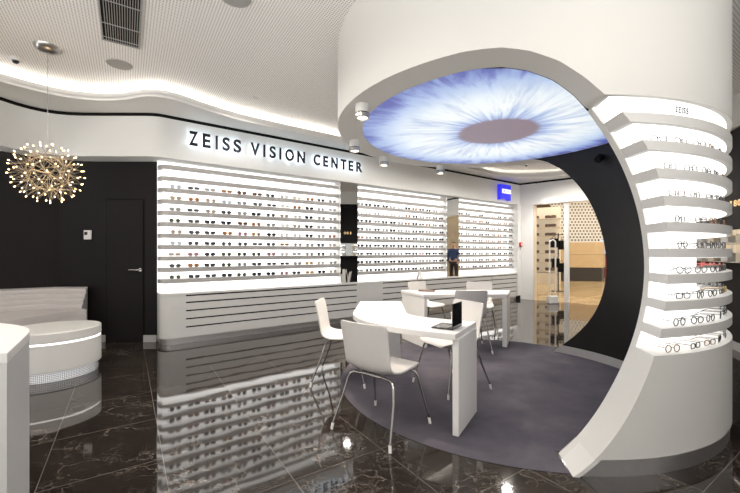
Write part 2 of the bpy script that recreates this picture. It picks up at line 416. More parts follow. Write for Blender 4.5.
# bottom plate at z 3.2 and upstand at the lip
def ngon_plate(poly, z0, z1, name, mat):
    bm = bmesh.new(); vs = [bm.verts.new((p[0], p[1], z0)) for p in poly]; f = bm.faces.new(vs)
    bmesh.ops.triangulate(bm, faces=[f]); r = bmesh.ops.extrude_face_region(bm, geom=bm.faces[:])
    for v in [g for g in r['geom'] if isinstance(g, bmesh.types.BMVert)]: v.co.z = z1
    bmesh.ops.recalc_face_normals(bm, faces=bm.faces); me = bpy.data.meshes.new(name); bm.to_mesh(me); bm.free(); me.materials.append(mat)
    o = bpy.data.objects.new(name, me); col.objects.link(o); return o
struct(ngon_plate(soff, ZF1+.01, ZF1+.03, 'ceiling_soffit', M['wallwhite']))
struct(band(lip, .025, ZF1-.022, ZF1+.07, -1).build('trim_soffit_lip', M['wallwhite']))
cv = offset(lip[:66], .17)
o = struct(band(cv, .03, ZF1+.03, ZF1+.05, -1).build('trim_cove_light', M['cove']))

cv2 = offset(lip[68:], .17)
struct(band(cv2, .03, ZF1+.03, ZF1+.05, -1).build('trim_far_cove_light', M['covedim']))
# end wall with the wide opening towards the mall
mb = MB(); mb.prism([EW(-.1), EW(.365), EW(.365, .2), EW(-.1, .2)], 0, ZF1+.1); struct(mb.build('wall_end', M['wallwhite']))
mb = MB(); mb.prism([EW(.365), EW(7.5), EW(7.5, .2), EW(.365, .2)], ZF0-.02, ZF1-.035); struct(mb.build('wall_end_header', M['wallwhite']))
mb = MB(); mb.prism([EW(-.1, -.006), EW(7.5, -.006), EW(7.5, .2), EW(.365, .2)], ZF1-.035, ZF1+.02); struct(mb.build('trim_end_gap', M['black']))
mb = MB(); mb.prism([EW(5.2), EW(7.5), EW(7.5, .2), EW(5.2, .2)], 0, ZF0-.02); struct(mb.build('wall_end_pier', M['wallwhite']))
mb = MB(); mb.prism([EW(.355, -.012), EW(.375, -.012), EW(.375, .2), EW(.355, .2)], 0, ZF0-.02); struct(mb.build('trim_opening', M['beige']))
# right dark wall with light skirting and pale band above
rw = [(4.02, 2.6), (5.45, 6.3)]
ru = (Vector(rw[1])-Vector(rw[0])).normalized(); rn = Vector((ru.y, -ru.x))
def RW(t, d=0): p = Vector(rw[0])+ru*t+rn*d; return (p.x, p.y)
mb = MB(); mb.prism([RW(-1.5), RW(4), RW(4, .2), RW(-1.5, .2)], 0, 3.0); struct(mb.build('wall_right', M['dark']))
mb = MB(); mb.prism([RW(-1.5, -.04), RW(4, -.04), RW(4, .2), RW(-1.5, .2)], 2.98, ZC); struct(mb.build('trim_right', M['wallwhite']))
mb = MB(); mb.prism([RW(-1.5, -.015), RW(4, -.015), RW(4, 0), RW(-1.5, 0)], 0, .11); struct(mb.build('baseboard_right', M['grey']))

# ------------------------------------------------------------------ display sections and counters
CT = hz(.75)
ZS = [hz(2.505-.1595*i) for i in range(11)]; TH = .064
def rounded_left(s0, s1, d0, d1, r=.14, n=6):
    pts = [W(s0+r-r*math.cos(a), d0+r-r*math.sin(a)) for a in [PI/2*i/n for i in range(n+1)]]
    return pts+[W(s1, d0), W(s1, d1), W(s0, d1)]
def square_left(s0, s1, d0, d1): return [W(s0, d0), W(s1, d0), W(s1, d1), W(s0, d1)]
sections = [(0.0, 2.887, 'nearest', True), (3.275, 5.74, 'middle', False), (6.156, 8.45, 'farthest', False)]
for s0, s1, nm, rnd in sections:
    p0 = W((s0+s1)/2, .2)
    t = thing('display_shelving', {'nearest': 'largest backlit white shelving of sunglasses, under the lettered fascia', 'middle': 'backlit white shelving of glasses between the two tall mirrors', 'farthest': 'backlit white shelving of glasses under the small blue sign'}[nm], 'display shelf', (*p0, CT), AW, 'backlit wall shelving')
    fn = rounded_left if rnd else square_left
    mb = MB(); mb.prism([W(s0, .27), W(s1, .27), W(s1, .3), W(s0, .3)], CT, ZF0); mb.build('back_panel', M['luminous'], t)
    for z in ZS:
        mb = MB(); mb.prism(fn(s0, s1, .10, .27), z-TH/2, z+TH/2); mb.build('shelf', M['shelf'], t, bevel=.003)
        mb = MB(); mb.prism([W(s0+(.05 if rnd else .004), .125), W(s1-.014, .125), W(s1-.014, .262), W(s0+(.05 if rnd else .004), .262)], z-TH/2-.004, z-TH/2+.0005); mb.build('light_strip', M['strip'], t)
# counters
cs = [(0.0, 3.215, .319, True, 'long white slatted counter under the nearest lit shelves, rounded at its left end'), (3.215, 7.34, 3.83, False, 'white slatted counter in the middle of the row, behind the tables'), (7.34, 8.45, 7.36, False, 'short white slatted counter at the far right end of the row')]
for s0, s1, sl, rnd, lab in cs:
    t = thing('slatted_counter', lab, 'counter', (*W((s0+s1)/2, .15), 0), AW, 'slatted counters along the display wall')
    fn = rounded_left if rnd else square_left
    mb = MB(); mb.prism(fn(s0, s1, -.005, .27), .700, CT); mb.build('worktop', M['white'], t, bevel=.004)
    g = 0.0
    if rnd:
        r = .14; mb = MB(); mb.prism([W(r-r*math.cos(a), r-r*math.sin(a)) for a in [PI/2*i/8 for i in range(9)]]+[W(sl, 0), W(sl, .27), W(s0, .27)], .09, .700, False); mb.build('end_body', M['counter'], t)
    elif sl-s0 > .1:
        mb = MB(); mb.prism([W(s0, 0), W(sl, 0), W(sl, .27), W(s0, .27)], .09, .700); mb.build('end_body', M['counter'], t)
    mb = MB(); mb.prism([W(sl, .012), W(s1, .012), W(s1, .27), W(sl, .27)], .09, .700); mb.build('recess', M['black'], t)
    zz = [.09, .245, .363, .481, .599, .700]
    for k in range(5):
        mb = MB(); mb.prism([W(sl, 0), W(s1-.002, 0), W(s1-.002, .012), W(sl, .012)], zz[k], zz[k+1]-.021); mb.build('slat', M['counter'], t)
    mb = MB(); mb.prism([W(s0+.03, .03), W(s1, .03), W(s1, .26), W(s0+.03, .26)] if not rnd else rounded_left(s0+.02, s1, .02, .26), 0, .09); mb.build('plinth', M['steel'], t)
# mirrors
for s0, s1, lab in ((2.89, 3.272, 'tall narrow mirror between nearest and middle shelving, left of the two'), (5.743, 6.153, 'tall narrow mirror beside the farthest shelving, reflecting a person in blue')):
    t = thing('wall_mirror', lab, 'mirror', (*W((s0+s1)/2, .1), CT), AW, 'tall mirrors in the display wall')
    mb = MB(); mb.prism([W(s0, .06), W(s1, .06), W(s1, .075), W(s0, .075)], CT+.002, ZF0); mb.build('glass', M['mirror'], t)
    mb = MB(); mb.prism([W(s0, .076), W(s1, .076), W(s1, .29), W(s0, .29)], CT, ZF0); mb.build('backing', M['wallwhite'], t)

# lettering on the fascia
def text_mesh(ch, off=0):
    cu = bpy.data.curves.new('t', 'FONT'); cu.body = ch; cu.extrude = 0; cu.size = 1; cu.offset = off
    o = bpy.data.objects.new('t', cu); col.objects.link(o); dg = bpy.context.evaluated_depsgraph_get()
    me = bpy.data.meshes.new_from_object(o.evaluated_get(dg)); bpy.data.objects.remove(o)
    vs = [tuple(v.co) for v in me.vertices]; fs = [list(p.vertices) for p in me.polygons]
    x = [v[0] for v in vs]; y = [v[1] for v in vs]
    return vs, fs, min(x), max(x), min(y), max(y)
def letter(ch, fn, s0, s1, z0, z1, d0, d1, name, mat, parent, off=0):
    """extruded letter: fn(s, d) gives the wall point"""
    vs, fs, xa, xb, ya, yb = text_mesh(ch, off)
    bm = bmesh.new(); V = [bm.verts.new(v) for v in vs]
    for f in fs:
        try: bm.faces.new([V[i] for i in f])
        except Exception: pass
    bmesh.ops.remove_doubles(bm, verts=bm.verts, dist=1e-5)
    r = bmesh.ops.extrude_face_region(bm, geom=bm.faces[:])
    for v in [g for g in r['geom'] if isinstance(g, bmesh.types.BMVert)]: v.co.z = 1
    bm.verts.ensure_lookup_table()
    m = MB(); out = []
    for v in bm.verts:
        s = s0+(v.co.x-xa)/(xb-xa)*(s1-s0); z = z0+(v.co.y-ya)/(yb-ya)*(z1-z0); d = d0+(d1-d0)*v.co.z
        p = fn(s, d); out.append((p[0], p[1], z))
    bm.verts.index_update(); m.add(out, [[v.index for v in f.verts] for f in bm.faces]); bm.free()
    return m.build(name, mat, parent)
LET = [('Z', 0.363, 0.477), ('E', 0.543, 0.646), ('I', 0.722, 0.749), ('S', 0.816, 0.921), ('S', 0.975, 1.087), ('V', 1.235, 1.374), ('I', 1.44, 1.467), ('S', 1.538, 1.639), ('I', 1.707, 1.734), ('O', 1.807, 1.954), ('N', 2.021, 2.158), ('C', 2.326, 2.45), ('E', 2.516, 2.606), ('N', 2.677, 2.802), ('T', 2.874, 2.99), ('E', 3.044, 3.144), ('R', 3.215, 3.343)]
t = thing('lettered_sign', 'dark halo-lit capital letters along the white fascia over the nearest shelving', 'sign', (*W(1.85, 0), 2.80), AW)
for i, (ch, s0, s1) in enumerate(LET):
    z0 = hz(2.812-.0025*s0); z1 = hz(3.014-.0105*s0); sh = .012+.0145*s0; s0 -= sh; s1 -= sh
    l = letter(ch, W, s0, s1, z0, z1, -.075, -.055, 'letter', M['letter'], t, .027)
    letter(ch, W, s0+.012, s1-.012, z0+.012, z1-.012, -.052, -.046, 'letter_light', M['halo'], l, -.008)
# blue sign
t = thing('blue_sign', 'small glowing blue sign with white lettering above the farthest shelving', 'sign', (*W(7.79, 0), 2.66), AW)
s0, s1 = 7.566, 8.01
prof = [(s0, hz(3.055)), (s0, hz(2.665))]+[(s0+(s1-s0)*i/10, hz(2.665)+.045*math.sin(PI*i/10)) for i in range(1, 10)]+[(s1, hz(2.665)), (s1, hz(3.055))]
mb = MB(); n = len(prof)
f = [(*W(s, -.10), z) for s, z in prof]; bk = [(*W(s, -.002), z) for s, z in prof]
mb.add(f+bk, [list(range(n)), list(range(n, 2*n))[::-1]]+[[i, (i+1) % n, n+(i+1) % n, n+i] for i in range(n)]); mb.build('sign_body', M['blue'], t)
mb = MB(); mb.prism([W(s0+.06, -.106), W(s1-.005, -.106), W(s1-.005, -.10), W(s0+.06, -.10)], hz(2.83), hz(2.94)); mb.build('sign_band', M['signwhite'], t)
for k, ch in enumerate('ZEISS'):
    a0 = s0+.09+k*.062; letter(ch, W, a0, a0+(.014 if ch == 'I' else .042), hz(2.855), hz(2.915), -.110, -.106, 'letter', M['blue'], t)
# fire call point on the end of the display wall
t = thing('fire_call_point', 'small red fire call point at the far end of the display wall', 'alarm', (*W(8.56, -.02), 1.45), AW)
mb = MB(); mb.box((*W(8.56, -.045), 1.53), (.10, .045, .11), AW); mb.build('housing', M['red'], t, bevel=.006)
mb = MB(); mb.box((*W(8.56, -.07), 1.53), (.05, .006, .05), AW); mb.build('window', M['paper'], t)

# ------------------------------------------------------------------ glasses on the wall
GCOL = dict(K=((.012, .012, .012), (.03, .03, .035), 'black'), D=((.07, .065, .065), (.08, .08, .085), 'dark grey'), G=((.05, .06, .03), (.06, .09, .04), 'green-lensed'),
            O=((.40, .14, .04), (.35, .16, .06), 'orange-brown'), T=((.48, .34, .22), (.42, .36, .30), 'tan'), P=((.5, .16, .2), (.35, .2, .22), 'pinkish'),
            A=((.42, .24, .05), (.35, .22, .07), 'amber'), S=((.28, .27, .27), (.33, .33, .33), 'silver-grey'), L=((.62, .62, .60), (.70, .70, .68), 'pale clear'),
            B=((.35, .42, .48), (.55, .62, .68), 'pale blue'), N=((.16, .06, .03), (.14, .08, .05), 'brown'), Y=((.66, .58, .36), (.70, .64, .45), 'pale yellow'))
GM = {}
for k, (fc, lc, nm) in GCOL.items():
    GM[k] = (pm('frame_'+nm.replace(' ', '_'), fc, .3, noise=.15, nscale=60), pm('lens_'+nm.replace(' ', '_'), lc, .12, noise=.1, nscale=20), nm)
def lens_outline(style, n=14):
    pts = []
    for k in range(n):
        a = 2*PI*k/n; c, s = math.cos(a), math.sin(a)
        if style == 0: x, z = .0225*c, .0225*s                               # round
        elif style == 1: x, z = .027*c, .021*s-(.004*c*s if s < 0 else 0)     # aviator
        elif style == 2: x, z = .026*math.copysign(abs(c)**.55, c), .019*math.copysign(abs(s)**.55, s)+.004*c  # cat-eye
        else: x, z = .027*math.copysign(abs(c)**.5, c), .0165*math.copysign(abs(s)**.5, s)
        pts.append((x, z))
    return pts
SN = ['round', 'aviator', 'cat-eye', 'rectangular']
def glasses_frame(style, rr=.0024, ntube=5, templen=.135):
    m = MB(); out = lens_outline(style); zc = .024
    for sx in (-1, 1):
        ring = [(sx*(.034+x), -.003*abs(x)/.03, zc+z) for x, z in out]; n = len(ring)
        rows = []
        for i, p in enumerate(ring):
            t = (Vector(ring[(i+1) % n])-Vector(ring[i-1])).normalized(); y = Vector((0, 1, 0)); x = t.cross(y).normalized()
            rows.append([tuple(Vector(p)+(x*math.cos(2*PI*k/ntube)+y*math.sin(2*PI*k/ntube))*rr) for k in range(ntube)])
        rows.append(rows[0]); m.grid(rows, True, True)
        m.tube([(sx*.061, 0, zc+.008), (sx*.067, .002, zc+.009), (sx*.069, .012, zc+.009), (sx*.068, templen*.7, zc+.006), (sx*.066, templen, zc-.016)], [.002, .0022, .002, .0018, .0022], 5)
    m.tube([(-.010, 0, zc+.006), (0, -.002, zc+.010), (.010, 0, zc+.006)], rr, 5); return m
def lens_mb(style, sx, k=.96):
    m = MB(); out = lens_outline(style); zc = .024
    m.add([(sx*(.034+x*k), .0006, zc+z*k) for x, z in out], [list(range(len(out)))]); m.add([(sx*(.034+x*k), -.0006, zc+z*k) for x, z in out], [list(range(len(out)))[::-1]]); return m
FR = {}; LN = {}
def wall_glasses(kc, style):
    key = (kc, style)
    if key not in FR:
        f = glasses_frame(style, .0028 if kc in 'KNO' else .0022).build('sunglasses', GM[kc][0])
        for sx in (-1, 1):
            l = lens_mb(style, sx).build('lens', GM[kc][1]); l.parent = f
        FR[key] = f; return f
    return copy_tree(FR[key])
P1 = ["BDSONNDLYODS", "TOTBSDDLOKSS", "SDTDSKDTLKSS", "GDKKNOSLTKSS", "TDDOPAKLLKSO", "BDKDDDDASSDT", "TPKGGGPLSSGS", "DOKGSDDDSATS", "GKDKGKKPDAKT"]
rng = random.Random(3)
def randrow(n, row):
    dark = 'KKKDDKSKD' if row > 4 else 'DDSDSSK'
    return ''.join(rng.choice(dark+('O' if rng.random() < .5 else 'S')+('P' if rng.random() < .2 else 'D')) for _ in range(n))
secs = [(.206, 2.762, 12, P1, 'nearest'), (3.37, 5.62, 12, None, 'middle'), (6.30, 8.35, 9, None, 'farthest')]
for sa, sb, n, rows, nm in secs:
    for r in range(9):
        row = rows[r] if rows else randrow(n, r)
        z = ZS[r+2]+TH/2
        for c in range(n):
            kc = row[c]
            if not rows and r < 2 and rng.random() < .35: kc = 'L'
            st = rng.choice([0, 1, 2, 3, 1, 2]) if kc in 'KDN' else rng.choice([0, 0, 1, 3, 1])
            if kc == 'G': st = 0
            g = wall_glasses(kc, st)
            s = sa+(sb-sa)*c/(n-1)+rng.uniform(-.012, .012)
            g.location = (*W(s, .125+rng.uniform(-.004, .006)), z); g.rotation_euler = (0, 0, AW+rng.uniform(-.12, .06)); g.scale = (1.26, 1.0, 1.15)
            up = ORD[8-r]
            lab = f"{GM[kc][2]} {SN[st]} sunglasses, {ORD[c]} from left, {up} filled shelf up, {nm} wall display"
            tag(g, lab, 'sunglasses', f'sunglasses on the {nm} wall shelving')
# leaflet holders on the counter
def folded_card(s, d, w, h, lab, rz=0):
    p = W(s, d); o = MB()
    a = AW+rz
    def q(x, y, z): return (p[0]+x*math.cos(a)-y*math.sin(a), p[1]+x*math.sin(a)+y*math.cos(a), CT+.0005+z)
    for y0, y1 in ((-.05, 0), (.05, 0)):
        o.add([q(-w/2, y0, 0), q(w/2, y0, 0), q(w/2, y1, h), q(-w/2, y1, h), q(-w/2, y0+.004, 0), q(w/2, y0+.004, 0), q(w/2, y1+.004, h), q(-w/2, y1+.004, h)],
              [[0, 1, 2, 3], [7, 6, 5, 4], [0, 4, 5, 1], [1, 5, 6, 2], [2, 6, 7, 3], [3, 7, 4, 0]])
    return tag(o.build('display_card', M['paper'], loc=(*p, CT)), lab, 'card')
folded_card(4.88, .0+.06, .15, .16, 'white folded card standing on the middle counter', .5)
folded_card(2.99, .02, .05, .26, 'slim white card standing before the nearest tall mirror', .9)

# ------------------------------------------------------------------ the drum
ZO = np.array([0, .05, .106, .19, .284, .38, .484, .59, .706, .83, .977, 1.19, 1.34, 1.486, 1.657, 1.811, 1.976, 2.09, 2.17, 2.24, 2.347, 2.449, 2.527, 2.575, 2.595])
XO = np.array([-.205, -.14, -.075, -.005, .062, .125, .183, .24, .293, .327, .352, .377, .384, .377, .344, .293, .207, .125, .055, -.024, -.142, -.28, -.441, -.60, -.80])
ZI = np.array([0, .05, .093, .2, .315, .44, .571, .68, .798, .96, 1.144, 1.28, 1.408, 1.55, 1.70, 1.81, 1.913, 2.051, 2.16, 2.253, 2.347, 2.449, 2.527, 2.575, 2.595])
XI = np.array([-.155, -.10, -.055, .03, .115, .200, .272, .325, .375, .428, .453, .452, .438, .410, .358, .308, .252, .168, .090, .020, -.065, -.19, -.35, -.51, -.70])
# gentle smoothing by polynomial in the smooth part
co = np.polyfit(ZO[:20], XO[:20], 7); ci = np.polyfit(ZI[:20], XI[:20], 7)
def xo(z): return float(np.polyval(co, z)) if z < 2.2 else (float(np.interp(z, ZO, XO)) if z > 2.28 else float(np.polyval(co, z))*(2.28-z)/.08+float(np.interp(z, ZO, XO))*(z-2.2)/.08)
def xi(z): return float(np.polyval(ci, z)) if z < 2.2 else (float(np.interp(z, ZI, XI)) if z > 2.28 else float(np.polyval(ci, z))*(2.28-z)/.08+float(np.interp(z, ZI, XI))*(z-2.2)/.08)
def phf(R, z):
    k = (R-RI)/(DR-RI); x = xi(z)*(1-k)+xo(z)*k
    return -math.degrees(math.acos(max(-1, min(1, x/R))))
ZB = np.array([0, .102, .237, .484, .748, 1.0, 1.2, 1.344, 1.644, 1.923, 2.237, 2.424, 2.54, 2.60])
PB = np.array([44.5, 40.1, 33.7, 26.3, 20.8, 18.5, 17.8, 18.2, 21.4, 26.3, 33.7, 41.1, 47.5, 54])
cb_ = np.polyfit(ZB[:12], PB[:12], 5)
def phb(z): return float(np.polyval(cb_, z)) if z < 2.40 else float(np.interp(z, ZB, PB))
def pt(R, ph, z): return (DC[0]+R*math.cos(math.radians(ph)), DC[1]+R*math.sin(math.radians(ph)), z)
def block(zs, Ra, Rb, f0, f1, n=48):
    m = MB(); A = []; B = []
    for z in zs:
        a0, a1 = f0(Ra, z), f1(Ra, z); b0, b1 = f0(Rb, z), f1(Rb, z)
        A.append([pt(Ra, a0+(a1-a0)*i/n, z) for i in range(n+1)]); B.append([pt(Rb, b0+(b1-b0)*i/n, z) for i in range(n+1)])
    m.grid(A, True); m.grid(B, True)
    m.grid([[r[0] for r in A], [r[0] for r in B]], True); m.grid([[r[-1] for r in A], [r[-1] for r in B]], True)
    m.grid([A[0], B[0]], False); m.grid([A[-1], B[-1]], False); return m
rng_z = lambda a, b, n: [a+(b-a)*i/n for i in range(n+1)]
drum = thing('round_kiosk', 'huge white round kiosk with circular cut-out, dark inner wall and lit shelves', 'kiosk', (*DC, 0))
RB = 1.522; PE = 12
fb = lambda R, z: phb(z)
b_inner = block(rng_z(0, 2.24, 44), RI+.008, RB, phf, fb, 60); b_inner.build('inner_shell', M['drum'], drum)
# dark lining on the inside, rising to the iris (behind the header too)
m = block(rng_z(.10, 2.24, 40), RI, RI+.009, lambda R, z: phf(R, z)+.25, lambda R, z: phb(z)+.2, 60); m.build('dark_lining', M['lining'], drum)
m = block([0, .10], RI-.012, RI+.009, lambda R, z: phf(R, z)+.5, lambda R, z: phb(z), 60); m.build('inner_skirting', M['grey'], drum)
# base, back part and plinth
block(rng_z(.105, .706, 14), RB-.002, DR, phf, fb, 72).build('base', M['drum'], drum)
block(rng_z(.706, 2.24, 24), RB-.002, DR, lambda R, z: PE, fb, 12).build('rear_wall', M['drum'], drum)
block([0, .105], RB-.002, DR-.012, lambda R, z: phf(R, z)+1.0, fb, 72).build('plinth', M['steel'], drum)
block(rng_z(0, .105, 4), RB-.002, DR+.002, lambda R, z: phf(R, z), lambda R, z: phf(R, z)+1.2, 3).build('end_plate', M['white'], drum)
# lit niche back
bz = [(.706, 2.24)]
block(rng_z(.707, 2.239, 30), RB, RB+.006, lambda R, z: phf(R, z)+.45, lambda R, z: PE, 60).build('back_panel', M['luminous'], drum)
SHZ = [.865, 1.025, 1.185, 1.343, 1.50, 1.657, 1.818, 1.98, 2.14]
for z in SHZ:
    block([z-.057, z-.028, z], RB+.004, DR, phf, lambda R, z: PE, 64).build('shelf', M['shelfwhite'], drum)
for z in SHZ+[2.297]:
    block([z-.060, z-.0568], RB+.012, DR-.030, lambda R, z: phf(R, z)+1.2, lambda R, z: PE-.5, 56).build('light_strip', M['strip'], drum)
# header ring
inv_o = sorted((-math.degrees(math.acos(xo(z)/DR)), z) for z in rng_z(2.24, 2.595, 30))
inv_i = sorted((-math.degrees(math.acos(xi(z)/RI)), z) for z in rng_z(2.24, 2.595, 30))
def zlow(ph, inv, zmin=2.24):
    # ph in degrees, -306..54
    if ph >= inv[-1][0]:
        if ph < phb(2.24): return zmin
        zz = np.linspace(2.24, 2.6, 40); pp = np.array([phb(z) for z in zz]); return float(np.interp(ph, pp, zz)) if ph < pp[-1] else 2.6
    if ph <= inv[0][0]: return 2.595+.005*min(1, (inv[0][0]-ph)/20)
    return float(np.interp(ph, [a for a, _ in inv], [b for _, b in inv]))
phs = sorted(set([round(-306+360*i/180, 3) for i in range(181)]+[round(a, 3) for a, _ in inv_o]+[round(-86+i*.5, 2) for i in range(4)]+[round(33+i*.7, 2) for i in range(30)]))
m = MB(); rows_o = []; rows_i = []
nz = 8
for ph in phs:
    zo_, zi_ = zlow(ph, inv_o), zlow(ph, inv_i)
    rows_o.append([pt(DR, ph, zo_+(ZC+.01-zo_)*k/nz) for k in range(nz+1)]); rows_i.append([pt(RI+.012, ph, zi_+(ZC+.01-zi_)*k/nz) for k in range(nz+1)])
m.grid(rows_o, True); m.grid(rows_i, True)
m.grid([[r[0] for r in rows_o], [(Vector(a[0])*.5+Vector(b[0])*.5).to_tuple() for a, b in zip(rows_o, rows_i)], [r[0] for r in rows_i]], True)
m.grid([[r[-1] for r in rows_o], [r[-1] for r in rows_i]], False)
m.build('header', M['drum'], drum)
# dark lining between z 2.24 and the iris on the right-hand side
zz = rng_z(2.238, 2.598, 10)
block(zz, RI, RI+.009, lambda R, z: -math.degrees(math.acos(max(-1, min(1, xi(min(z, 2.59))/RI))))+.25, lambda R, z: phb(z)+.2, 60).build('dark_lining', M['lining'], drum)
# iris
ic = (DC[0]-.0, DC[1]+.0)
M['iris'] = iris_mat(1.37, 3.95, 1.46)
mb = MB(); mb.lathe([(0, 2.606), (RI+.011, 2.606), (RI+.011, 2.63), (0, 2.63)], (*DC, 0), 96, False); mb.build('iris_ceiling_light', M['iris'], drum)
# small lettering on the top lit niche
kp = pt(1.698, -72.2, 2.1405)
st_ = thing('clear_name_plate', 'clear plate with small dark lettering standing on the topmost kiosk shelf', 'sign', kp)
block([2.1405, 2.216], 1.6965, 1.698, lambda R, z: -74.7, lambda R, z: -69.6, 8).build('plate', M['lensglass'], st_)
a = -74.1
for ch in 'ZEISS':
    ww = .68*(.35 if ch == 'I' else 1)
    letter(ch, lambda s, d: pt(1.70-d, s, 0)[:2], a, a+ww, 2.171, 2.207, 0, .0015, 'letter', M['letter'], st_, .022); a += ww+.68*.35
# carpet disc
cpoly = []; ca = phf(DR, 0)-.1; cb2 = phb(0)+.3
for i in range(181): cpoly.append(pt(DR-.03, cb2+(ca+360-cb2)*i/180, 0)[:2])
for i in range(101): cpoly.append(pt(RI-.015, ca+(cb2-ca)*i/100, 0)[:2])
mb = MB(); mb.prism(cpoly, 0, .004, False)
carpet = mb.build('round_carpet', M['carpet'], loc=(*DC, 0)); tag(carpet, 'round mauve-grey carpet under the white kiosk', 'carpet')

# ring spotlights
def spot(x, y, z, lab, e=48, grp='spotlights under the ring'):
    t = thing('ring_spotlight', lab, 'spotlight', (x, y, z), 0, grp)
    mb = MB(); mb.lathe([(.0, -.0), (.062, 0), (.062, -.075), (.0, -.075)], (x, y, z), 24); mb.build('housing', M['drum'], t, bevel=.003)
    mb = MB(); mb.lathe([(.0, -.075), (.056, -.075), (.056, -.083), (.0, -.083)], (x, y, z), 24); mb.build('groove', M['black'], t)
    mb = MB(); mb.lathe([(.0, -.083), (.062, -.083), (.062, -.12), (.048, -.122), (.044, -.108), (0, -.108)], (x, y, z), 24); mb.build('bezel', M['nickel'], t)
    mb = MB(); mb.lathe([(0, -.1085), (.043, -.1085), (.043, -.112), (0, -.112)], (x, y, z), 24); mb.build('lens', M['lamp'], t)
    l = bpy.data.lights.new('spot_lamp', 'SPOT'); l.energy = e; l.color = (1, .87, .72); l.spot_size = 1.5; l.spot_blend = .6; l.shadow_soft_size = .03
    o = bpy.data.objects.new('spot_lamp', l); col.objects.link(o); o.location = (x, y, z-.13)
    return t
for ang, lab in ((-155, 'ring spotlight nearest the front left of the eye ceiling'), (167, 'ring spotlight over the last letters of the fascia sign'), (138.5, 'ring spotlight over the middle shelving'), (102.5, 'ring spotlight right of all others, near the tall far mirror')):
    spot(DC[0]+1.61*math.cos(math.radians(ang)), DC[1]+1.61*math.sin(math.radians(ang)), 2.6, lab)
# dark spot on the inner wall
px_ = pt(RI-.05, 19.5, 2.43)
t = thing('wall_spotlight', 'small black spotlight on the dark inner wall of the kiosk', 'spotlight', (px_[0], px_[1], 2.43))
bm_ = MB(); ax = Vector((px_[0]-DC[0], px_[1]-DC[1], 0)).normalized()
bm_.tube([Vector(px_)-ax*.05+Vector((0, 0, -.03)), Vector(px_)+ax*.01+Vector((0, 0, .02))], .042, 16); bm_.build('lamp_head', M['black'], t, bevel=.006)
bm_ = MB(); bm_.tube([Vector(px_)+Vector((0, 0, .01)), Vector(px_)+ax*.052+Vector((0, 0, .03))], .016, 10); bm_.build('bracket', M['black'], t)

# glasses on the drum shelves (clear lenses, thin frames)
OCOL = [('thin black', pm('opt_black', (.012, .012, .012), .3, noise=.1)), ('thin dark grey', pm('opt_grey', (.09, .085, .08), .3, noise=.1)), ('tortoiseshell', pm('opt_tort', (.16, .07, .03), .3, noise=.4, nscale=60)), ('red', pm('opt_red', (.5, .06, .05), .3, noise=.1)), ('thin golden', pm('opt_gold', (.45, .30, .12), .3, metal=.6, noise=.1))]
OF = {}
def optical(ci_, st):
    if (ci_, st) not in OF:
        f = glasses_frame(st, .0027, 5).build('eyeglasses', OCOL[ci_][1])
        for sx in (-1, 1):
            l = lens_mb(st, sx, .93).build('lens', M['lensglass']); l.parent = f
        OF[(ci_, st)] = f; return f
    return copy_tree(OF[(ci_, st)])
rows = [.706]+SHZ[:8]
rg = random.Random(11)
for r, z in enumerate(rows):
    n = 11
    f0 = phf(1.62, z+.02)+4.6
    for c in range(n):
        ph = f0+c*(6.3 if r else 6.8)+rg.uniform(-.6, .6)
        if ph > 8: continue
        ci_ = rg.choice([0, 0, 1, 0, 2, 1, 0])
        if r in (3, 5) and c >= 6: ci_ = 3
        if r == 2 and c == 4: ci_ = 4
        st = rg.choice([0, 3, 2, 0, 1])
        g = optical(ci_, st)
        k = pt(1.685, ph, z+.0005); g.location = k
        g.rotation_euler = (0, 0, math.radians(ph+90)+rg.uniform(-.15, .15))
        nm = OCOL[ci_][0]
        tag(g, f"{nm} clear-lens {SN[st]} glasses, {ORD[c]} from left, kiosk shelf level {COUNT[r]} from below", 'glasses', 'clear glasses on the kiosk shelves')

# ------------------------------------------------------------------ tables
def rounded_poly(pts, rad, n=6):
    out = []; N = len(pts)
    for i in range(N):
        p = Vector(pts[i]); a = Vector(pts[i-1]); b = Vector(pts[(i+1) % N]); r = rad[i]
        if r <= 0: out.append(tuple(p)); continue
        u = (a-p); v = (b-p); k = min(r, u.length*.45, v.length*.45); s = p+u.normalized()*k; e = p+v.normalized()*k
        for j in range(n+1):
            t = j/n; out.append(tuple(s*(1-t)**2+p*2*t*(1-t)+e*t*t))
    return out
TZ = .74
tb = thing('hooked_table', 'white hook-shaped table in front, holding the upright black screen', 'table', (.3, 3.3, .0045))
top = [(.60, 2.585), (.885, 3.06), (.45, 3.29), (.345, 3.45), (.365, 4.31), (-.115, 4.31), (-.17, 3.42), (-.06, 3.10), (.20, 2.82)]
tp = rounded_poly(top, [0, 0, .12, .15, 0, 0, .25, .35, .35], 8)
mb = MB(); mb.prism(tp, TZ-.045, TZ, False); mb.build('tabletop', M['table'], tb, bevel=.003)
def panel(p, q, th, z0, z1, m=None):
    p = Vector(p); q = Vector(q); t = (q-p).normalized(); n = Vector((-t.y, t.x))*th
    m = m or MB(); m.prism([tuple(p), tuple(q), tuple(q+n), tuple(p+n)], z0, z1); return m
panel((.63, 2.613), (.882, 3.033), .045, .0045, TZ-.045).build('side_panel', M['table'], tb, bevel=.002)
panel((.352, 4.29), (-.11, 4.29), -.045, .0045, TZ-.045).build('side_panel', M['table'], tb, bevel=.002)
tb2 = thing('straight_table', 'white straight table farther back, between the chairs', 'table', (1.3, 5.3, .0045))
mb = MB(); mb.prism([(.735, 5.03), (1.90, 5.06), (2.14, 5.60), (.47, 5.60)], TZ-.04, TZ); mb.build('tabletop', M['table'], tb2, bevel=.003)
panel((.745, 5.04), (.485, 5.59), -.05, .0045, TZ-.04).build('side_panel', M['table'], tb2, bevel=.002)
